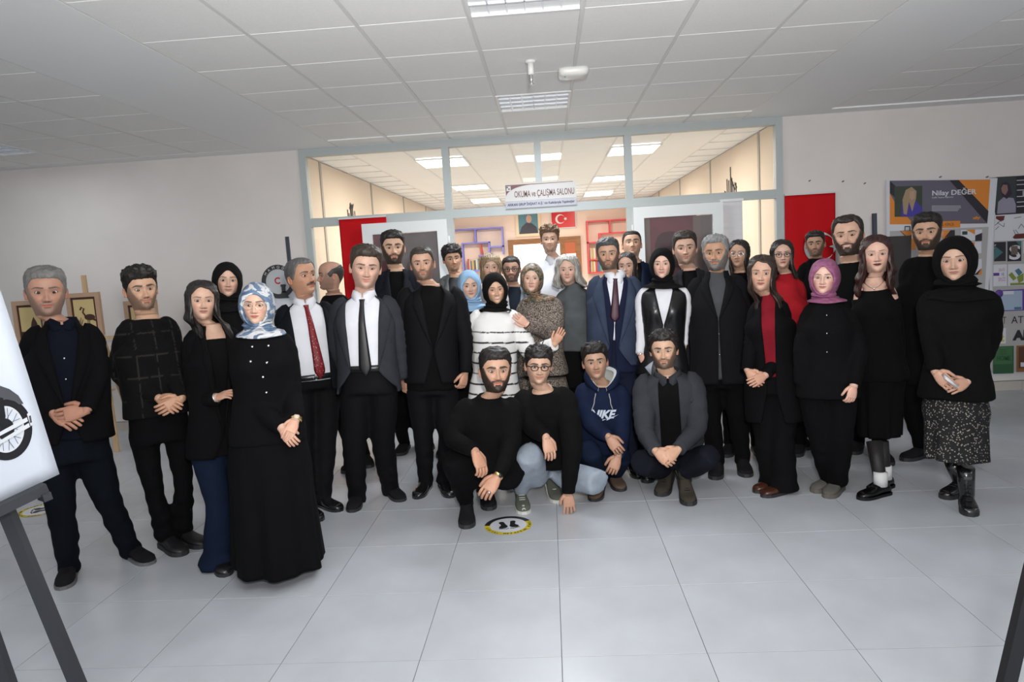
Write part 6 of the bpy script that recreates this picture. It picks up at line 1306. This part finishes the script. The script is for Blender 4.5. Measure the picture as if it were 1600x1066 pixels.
# ------------------------------------------------------------------ crouching men
def crouch_one():
    s = Person(dict(label='crouching bearded man in a black turtleneck with a gold watch, leftmost croucher', px=(776, 541, 610), Y=4.28, yaw=8, by=6, pitch=-2, roll=2, H=.258, sl=(712, 618), sr=(814, 618), el=(696, 686, .12), wl=(742, 705, .30), hl=(757, 742, .36), er=(806, 700, .10), wr=(778, 744, .30), hr=(756, 775, .38), cl=.5, cr=.45, nl=(.5, .6, .6), nr=(0, .6, .8),
        pv=(764, 738, -.12), kl=(708, 716, .24), kr=(800, 742, .26), tl=(729, 829), tr=(765, 800), fal=-4, far=0, heelupr=.06, heelupl=.03, skin=(.56, .35, .25), beard=('full', .93, (.016, .013, .011)), beardlen=.022, hairc=HB, hair=dict(top=.085, side=.035, line=.285, curl=.006), brow=1.35, TL=.46, sw=.215, belly=.02))
    s.body(); s.arms(); s.finish_body(); s.eyes(); s.hair_short(); s.legs_pts(); s.garment(BLK2, .02, -.1, 1.05, r=(.086, .072, .046)); s.trousers(BLK, (.105, .082, .058), wrinkle=.006, cuff=.0); s.shoes(SUEDE, 'boot', SOLED)
    s.band('r', GOLD, 'watch', mat('dial_dark', (.02, .02, .02), rough=.1), -.005)
    mb = MB(); S, E, W, Hp, sd = s.arm['r']; d = nrm(Hp-W); c = W+d*.115+np.cross(d, s.F)*.0; mb.sphere(c+V(.015, -.02, 0), .009, 6, 8); s.build(mb, 'ring', SILV)
def crouch_two():
    s = Person(dict(label='crouching young man with black-rimmed glasses, light grey jeans, fingers on the floor', px=(843, 540, 598), Y=4.45, yaw=4, by=4, pitch=2, roll=4, sl=(808, 612), sr=(889, 606), el=(822, 668, .12), wl=(853, 683, .30), hl=(862, 718, .34), er=(904, 690, .14), wr=(888, 770, .14), hr=(890, 800, .13), cl=.35, cr=.12, spr=2.0, nl=(.3, .8, .3), nr=(0, .8, .6),
        pv=(858, 740, -.16), kl=(826, 706, .26), kr=(942, 756, .30), tl=(819, 806), tr=(874, 788), fal=2, far=10, heelupr=.10, skin=(.60, .40, .30), hairc=HB, hair=dict(top=.10, side=.032, line=.26, rough=.02), brow=1.2, TL=.48, beard=('mustache', .18, (.1, .07, .05)), sw=.20))
    s.body(); s.arms(); s.finish_body(); s.eyes(); s.hair_short(); s.legs_pts(); s.garment(BLK2, .02, -.1, .985, r=(.090, .078, .050)); s.trousers(LJEAN, (.10, .080, .052), wrinkle=.006, cuff=.0); s.shoes(mat('khaki_canvas', (.085, .090, .070), rough=.9), 'sneaker', SOLEW, mat('white_lace', (.5, .5, .47), rough=.9))
    s.glasses(DARKM, .098, .72, .0032)
    mb = MB(); h, kn, an, heel, toe, fd, ln = s.leg['l']; sdv = np.cross(fd, V(0, 0, 1)); a = np.linspace(0, np.pi, 10); rows = [[heel+fd*ln*(.84+q*.15)+sdv*(.040*(1-q*.7))*math.cos(t)+V(0, 0, .02+.026*math.sin(t)*(1.1-q*.5)) for t in a] for q in (0, .35, .7, 1)]; mb.grid(np.array(rows), False); s.build(mb, 'toe_cap', SOLEW)
def crouch_three():
    s = Person(dict(label='crouching young man in a navy hooded sweatshirt with a white chest logo', px=(931, 537, 591), Y=4.78, yaw=2, by=0, pitch=-4, roll=-4, sl=(902, 600), sr=(980, 600), el=(915, 662, .08), wl=(950, 682, .26), hl=(966, 704, .30), er=(980, 682, .08), wr=(966, 712, .26), hr=(956, 738, .30), cl=.4, cr=.5, nl=(0, 1, .3), nr=(0, 1, .3),
        pv=(938, 722, -.14), kl=(922, 702, .26), kr=(970, 712, .22), tl=(928, 786), tr=(972, 770), heelupl=.04, skin=(.47, .30, .215), hairc=HB, hair=dict(top=.12, side=.026, line=.28, quiff=.05, curl=.010, rough=.015), brow=1.2, TL=.44, sw=.19, beard=('mustache', .2, (.08, .05, .04))))
    s.body(); s.arms(); s.finish_body(); s.eyes(); s.hair_short(); s.legs_pts()
    nv = fab('navy_fleece', (.007, .012, .034)); s.garment(nv, .026, -.1, .99, r=(.086, .076, .048), name='hoodie')
    s.trousers(JEANB, (.10, .076, .058)); s.shoes(fab('brown_suede', (.10, .07, .05)), 'shoe', SOLED)
    # hood standing around the neck, its pale lining, cords
    for nm, mm, dr, hh in (('hood', nv, .0, .10), ('hood_lining', mat('pale_fleece', (.42, .43, .42), rough=.95), -.012, .092)):
        mb = MB(); a = np.linspace(R(14), R(346), 50); an = np.minimum(a, 2*np.pi-a); rows = []
        for (r_, z) in ((.085, -.05), (.112, -.01), (.122, .04), (.115, .08), (.100, hh), (.088, .07)):
            rr = r_+dr+.0*an; zz = z*(.25+.75*sst(0, 1.9, an))-.035*np.exp(-(an/.7)**2)
            rows.append(s.N+np.outer(rr*np.sin(a)*1.05, s.Rb)+np.outer(rr*np.cos(a)-.01, s.F)+np.outer(zz+.01, s.U))
        mb.grid(np.array(rows), False); s.build(mb, nm, mm)
    for sd in (-1, 1):
        mb = MB(); pts = [s.surf(t, .30*sd, .034) for t in np.linspace(.93, .60 if sd < 0 else .72, 12)]; mb.tube(pts, .0035, 6); s.build(mb, 'cord', mat('grey_cord', (.3, .3, .3), rough=.9))
    def onchest(x, z):      # flat print wrapped on the chest
        t = 1+z/s.P['TL']; w = s.ring(t, .034)[0]; a = math.asin(min(abs(x)/w, .95)**(1/.86))*(1 if x > 0 else -1); return s.surf(t, a, .034)
    mb = MB(); tm = MB(); text_mb(tm, 'NIKE', (0, 0, 0), .080, (1, 0, 0), (0, 1, 0), .0, bold=.0035, shear=.3, align='CENTER')
    for v, f_ in ((tm.v[0], tm.f),):
        mb.add([onchest(p[0]*.95-.005, -.185+p[1]*1.0)+s.F*.002 for p in v], f_)
    sw = [(-.085, -.175), (-.100, -.195), (-.104, -.212), (-.096, -.224), (-.08, -.228), (-.05, -.222), (0, -.207), (.06, -.185), (.115, -.162), (.05, -.192), (0, -.205+.002), (-.05, -.208), (-.075, -.205), (-.088, -.192)]
    sw = [(-.088, -.172), (-.106, -.195), (-.110, -.215), (-.100, -.232), (-.075, -.236), (-.035, -.226), (.03, -.203), (.115, -.163), (.03, -.190), (-.03, -.204), (-.065, -.207), (-.085, -.200)]
    n = len(sw); pts = [onchest(x, z)+s.F*.003 for x, z in sw]
    mb.add(pts, [[0, 1, n-1], [1, 2, n-2, n-1], [2, 3, n-2], [3, 4, n-3, n-2], [4, 5, n-4, n-3], [5, 6, 8, n-4], [6, 7, 8]]); s.build(mb, 'chest_print', mat('pale_print', (.50, .55, .66), rough=.7), smooth=False)
def crouch_four():
    s = Person(dict(label='crouching young man in an open dark grey overshirt and black tee, rightmost of the four', px=(1038, 516, 574), Y=4.62, yaw=-3, by=-2, pitch=0, roll=-2, sl=(991, 592), sr=(1098, 592), el=(998, 676, .10), wl=(1024, 704, .30), hl=(1046, 722, .35), er=(1100, 668, .10), wr=(1060, 702, .30), hr=(1034, 722, .36), cl=.5, cr=.5, nl=(0, .9, .4), nr=(0, .9, .4),
        pv=(1052, 722, -.14), kl=(1000, 722, .28), kr=(1112, 712, .26), tl=(1032, 778), tr=(1079, 793), fal=-14, far=6, heelupr=.07, heelupl=.06, skin=(.60, .40, .29), beard=('full', .70, (.03, .024, .02)), hairc=HB, hair=dict(top=.10, side=.07, line=.30, rough=.02, part=1), brow=1.2, smile=.15, TL=.46, sw=.222))
    s.body(); s.arms(); s.finish_body(); s.eyes(); s.hair_short(); s.legs_pts(); s.garment(BLK2, .010, -.05, .985, sl=False, name='tee')
    g = fab('grey_flannel', (.032, .034, .040), bump=.4); s.jacket(g, off=.034, bt=-.2, gap=.065, gapb=.07, lap=.0, low=.03, t0=-.08, r=(.090, .076, .050), name='overshirt', top=.99); s.collar(g, .045, .074, .022)
    for sd in (-1, 1):      # breast pockets with buttoned flaps
        mb = MB(); gr = np.array([[s.surf(t, a*sd, .042) for a in np.linspace(.62, 1.02, 6)] for t in np.linspace(.72, .66, 4)]); mb.grid(np.concatenate([gr, gr[:, ::-1]-s.F*.006], 1), True, True, True); s.build(mb, 'pocket_flap', g)
    s.trousers(fab('navy_black_trousers', (.007, .008, .013)), (.105, .082, .056), wrinkle=.006, cuff=.0); s.shoes(fab('taupe_boot', (.045, .038, .03)), 'boot', SOLED, SUEDE)

# ------------------------------------------------------------------ back row
def back(label, **P):
    kind = P.pop('kind'); top = P.pop('top'); specs = P.pop('specs', None); P.setdefault('nohands', 1)
    s = Person(dict(label=label, **P)); s.body(); s.arms(); s.finish_body(); s.eyes()
    if 'scarf' in P: s.scarf()
    elif 'end' in P['hair']: s.hair_long()
    else: s.hair_short()
    s.legs_pts()
    if kind == 'jacket': s.garment(top[1], .008, -.05, top[2] if len(top) > 2 else 1.0, sl=False, name='shirt'); s.jacket(top[0], bt=.3, gap=.06, lap=.05)
    else:
        s.garment(top[0], .016, -.15, top[2] if len(top) > 2 else 1.0, name=kind, voxel=.015)
        if len(top) > 1 and top[1]: s.collar(top[1], .045, .066, .03)
    if specs: s.glasses(specs[0], *specs[1:])
    s.trousers(P.get('tm', BLK), (.092, .066, .052), voxel=.02); s.shoes(P.get('sm', SUEDE), 'boot', SOLED)
    return s
def back_row():
    back('balding man seen in profile behind the man with the red tie', px=(518, 406, 452), Y=5.4, yaw=-78, by=-50, pitch=0, sl=(492, 462), sr=(548, 470), pv=(527, 585), tl=(536, 742), tr=(576, 733), fal=20, far=60, skin=(.48, .29, .22), beard=('full', .4, (.10, .08, .07)), hairc=(.03, .027, .025), hair=dict(top=.02, side=.022, line=.2, hi=(.0, .02, .22, .34, .38), rough=.004), kind='sweater', top=(BLK2,), neckw=1.05)
    back('bearded young man in a black denim shirt behind, in front of the left door leaf', px=(616, 363, 412), Y=5.45, yaw=3, by=0, sl=(586, 428), sr=(652, 428), pv=(626, 570), kl=(618, 640, 0), tl=(623, 714), tr=(672, 705), kr=(640, 640, 0), skin=(.62, .42, .30), beard=('full', .93, (.02, .016, .013)), beardlen=.02, hairc=HB, hair=dict(top=.09, side=.03, line=.29), brow=1.4, H=.245, kind='jacket', top=(fab('black_denim', (.010, .011, .016)), BLK2, .99), tm=BLK)
    back('young man with curly black fringe in a grey varsity jacket, in the doorway', px=(708, 383, 423), Y=5.95, yaw=8, by=0, roll=-4, pitch=3, sl=(684, 438), sr=(740, 438), pv=(708, 560), skin=(.54, .34, .23), beard=('goatee', .4, (.05, .04, .03)), hairc=HB, hair=dict(top=.12, side=.06, line=.24, curl=.02, rough=.02), kind='jacket', top=(fab('grey_jersey', (.13, .135, .14)), mat('tee_black', (.01, .01, .012)), .98), brow=1.2)
    back('young woman in a light blue headscarf behind the striped sweater', fem=1, px=(735, 424, 467), Y=5.35, yaw=5, by=0, roll=-2, pitch=2, scarf=dict(low=12, peak=.03, full=1.04, wrapw=.95), scarfm=fab('light_blue_scarf', (.24, .38, .55)), sl=(708, 490), sr=(765, 490), pv=(738, 590), skin=(.70, .49, .40), lips=(.45, .17, .15), smile=.35, kind='sweater', top=(BLK2, None, .95), tm=BLK)
    back('woman with a blonde-streaked fringe, half hidden in the doorway', fem=1, px=(768, 395, 438), Y=5.78, yaw=0, by=0, roll=3, sl=(745, 455), sr=(795, 455), pv=(770, 590), skin=(.66, .45, .35), hairc=(.20, .135, .075), hair=dict(end=-.62, vol=.075, wave=.02, flare=.08, open=50, line=.20, part=.1), smile=.3, kind='shirt', top=(mat('white_blouse', (.6, .6, .6), rough=.8),))
    back('bearded man with black glasses and grey jacket in the doorway', px=(800, 399, 440), Y=6.1, yaw=-3, by=0, sl=(778, 452), sr=(830, 452), pv=(803, 580), skin=(.47, .30, .22), beard=('full', .75, (.03, .025, .02)), hairc=HB, hair=dict(top=.05, side=.03, line=.28, rec=.02), kind='jacket', top=(fab('blue_grey_jersey', (.16, .18, .21)), fab('dark_teal', (.01, .014, .022)), 1.0), specs=(DARKM, .096, .72, .003))
    back('tall young man with light curly hair and white shirt in the doorway', px=(860, 354, 394), Y=6.05, yaw=-2, by=0, pitch=-4, sl=(836, 418), sr=(898, 418), pv=(864, 560), skin=(.64, .44, .34), beard=('goatee', .35, (.12, .08, .06)), hairc=(.12, .07, .04), hair=dict(top=.13, side=.03, line=.28, curl=.025, rough=.03, quiff=.04), kind='shirt', top=(WHITE, WHITE), tm=BLK, neckw=1.0)
    back('young woman with dark centre-parted hair peeking over the blue suit shoulder', fem=1, px=(980, 396, 436), Y=5.6, yaw=-8, by=0, roll=-2, sl=(958, 455), sr=(1004, 455), pv=(978, 580), skin=(.66, .45, .36), hairc=HB, hair=dict(end=-1.1, vol=.05, wave=.01, flare=.05, open=54, line=.32, part=0), kind='sweater', top=(BLK2,), brow=1.2)
    back('young man with cropped hair and navy jacket tilting his head back', px=(988, 368, 402), Y=6.1, yaw=4, by=0, pitch=-12, H=.222, sl=(964, 420), sr=(1022, 424), pv=(995, 560), skin=(.55, .36, .26), beard=('goatee', .3, (.08, .06, .05)), hairc=HB, hair=dict(top=.035, side=.02, line=.30, rough=.005), kind='jacket', top=(fab('navy_jacket', (.008, .014, .035)), BLK2, 1.0), brow=1.3)
    back('man with dark side-parted hair and dark grey jacket behind the leather waistcoat', px=(1071, 361, 412), Y=5.6, yaw=2, by=-4, roll=-2, sl=(1048, 430), sr=(1110, 428), pv=(1085, 570), skin=(.64, .43, .34), beard=('full', .35, (.10, .08, .065)), hairc=(.028, .022, .018), hair=dict(top=.09, side=.04, line=.30, quiff=.01), kind='jacket', top=(fab('charcoal_jacket', (.018, .018, .021)), BLK2, 1.0))
    back('woman with round glasses and long straight dark hair by the white blind', fem=1, px=(1155, 375, 417), Y=5.55, yaw=-10, by=0, roll=2, sl=(1133, 438), sr=(1185, 438), pv=(1160, 575), skin=(.52, .34, .25), lips=(.3, .12, .1), hairc=HB, hair=dict(end=-1.1, vol=.045, wave=.004, flare=.02, open=54, line=.31, part=-.1), kind='sweater', top=(BLK2,), tm=BLK, specs=(SILV, .085, .9, .0022))
    s = back('woman with glasses, long black hair and a red top, in front of the red flag', fem=1, px=(1222, 374, 419), Y=5.35, yaw=6, by=-4, sl=(1200, 448), sr=(1262, 452), pv=(1236, 580), kl=(1246, 655, 0), kr=(1258, 655, 0), tl=(1244, 716), tr=(1262, 705), skin=(.62, .43, .34), lips=(.35, .08, .08), hairc=HB, hair=dict(end=-.85, vol=.06, wave=.01, flare=.12, open=54, line=.32, part=0), kind='sweater', top=(fab('bright_red_knit', (.30, .010, .016)), None, 1.04), specs=(DARKM, .095, .8, .0024))
    back('young man with trimmed beard in a black jacket before the red flag', px=(1274, 361, 400), Y=6.2, yaw=-4, by=0, roll=-2, sl=(1248, 412), sr=(1308, 412), pv=(1280, 560), skin=(.44, .28, .20), beard=('full', .6, (.025, .02, .017)), hairc=HB, hair=dict(top=.08, side=.022, line=.30, quiff=.02), kind='jacket', top=(BLK, BLK2, 1.03), brow=1.4)
    back('grinning man with a thick beard and receding dark hair in a black sweater', px=(1325, 341, 398), Y=5.1, yaw=-6, by=-2, pitch=-2, roll=-4, H=.262, sl=(1288, 424), sr=(1375, 424), pv=(1345, 570), kl=(1340, 640, 0), tl=(1335, 712), tr=(1392, 730), kr=(1372, 640, 0), skin=(.62, .41, .31), beard=('full', .93, (.022, .016, .013)), beardlen=.03, hairc=(.022, .016, .013), hair=dict(top=.08, side=.045, line=.33, rec=.05), smile=.75, teeth=1, eyeopen=.75, kind='sweater', top=(BLK2, None, 1.0), tm=BLK)
ALL_PEOPLE = [man_in_blazer, man_checked_sweater, woman_long_waves, woman_blue_scarf, woman_dark_scarf_back, man_red_tie, man_grey_suit, man_black_suit, woman_striped, woman_tweed, woman_grey_hair, man_blue_suit, woman_leather_vest, man_grey_beard_coat, woman_red_turtleneck, woman_pink_scarf, woman_off_shoulder, man_beard_tee, woman_floral_skirt, crouch_one, crouch_two, crouch_three, crouch_four, back_row]

# ------------------------------------------------------------------ place everyone
for make in ALL_PEOPLE: make()
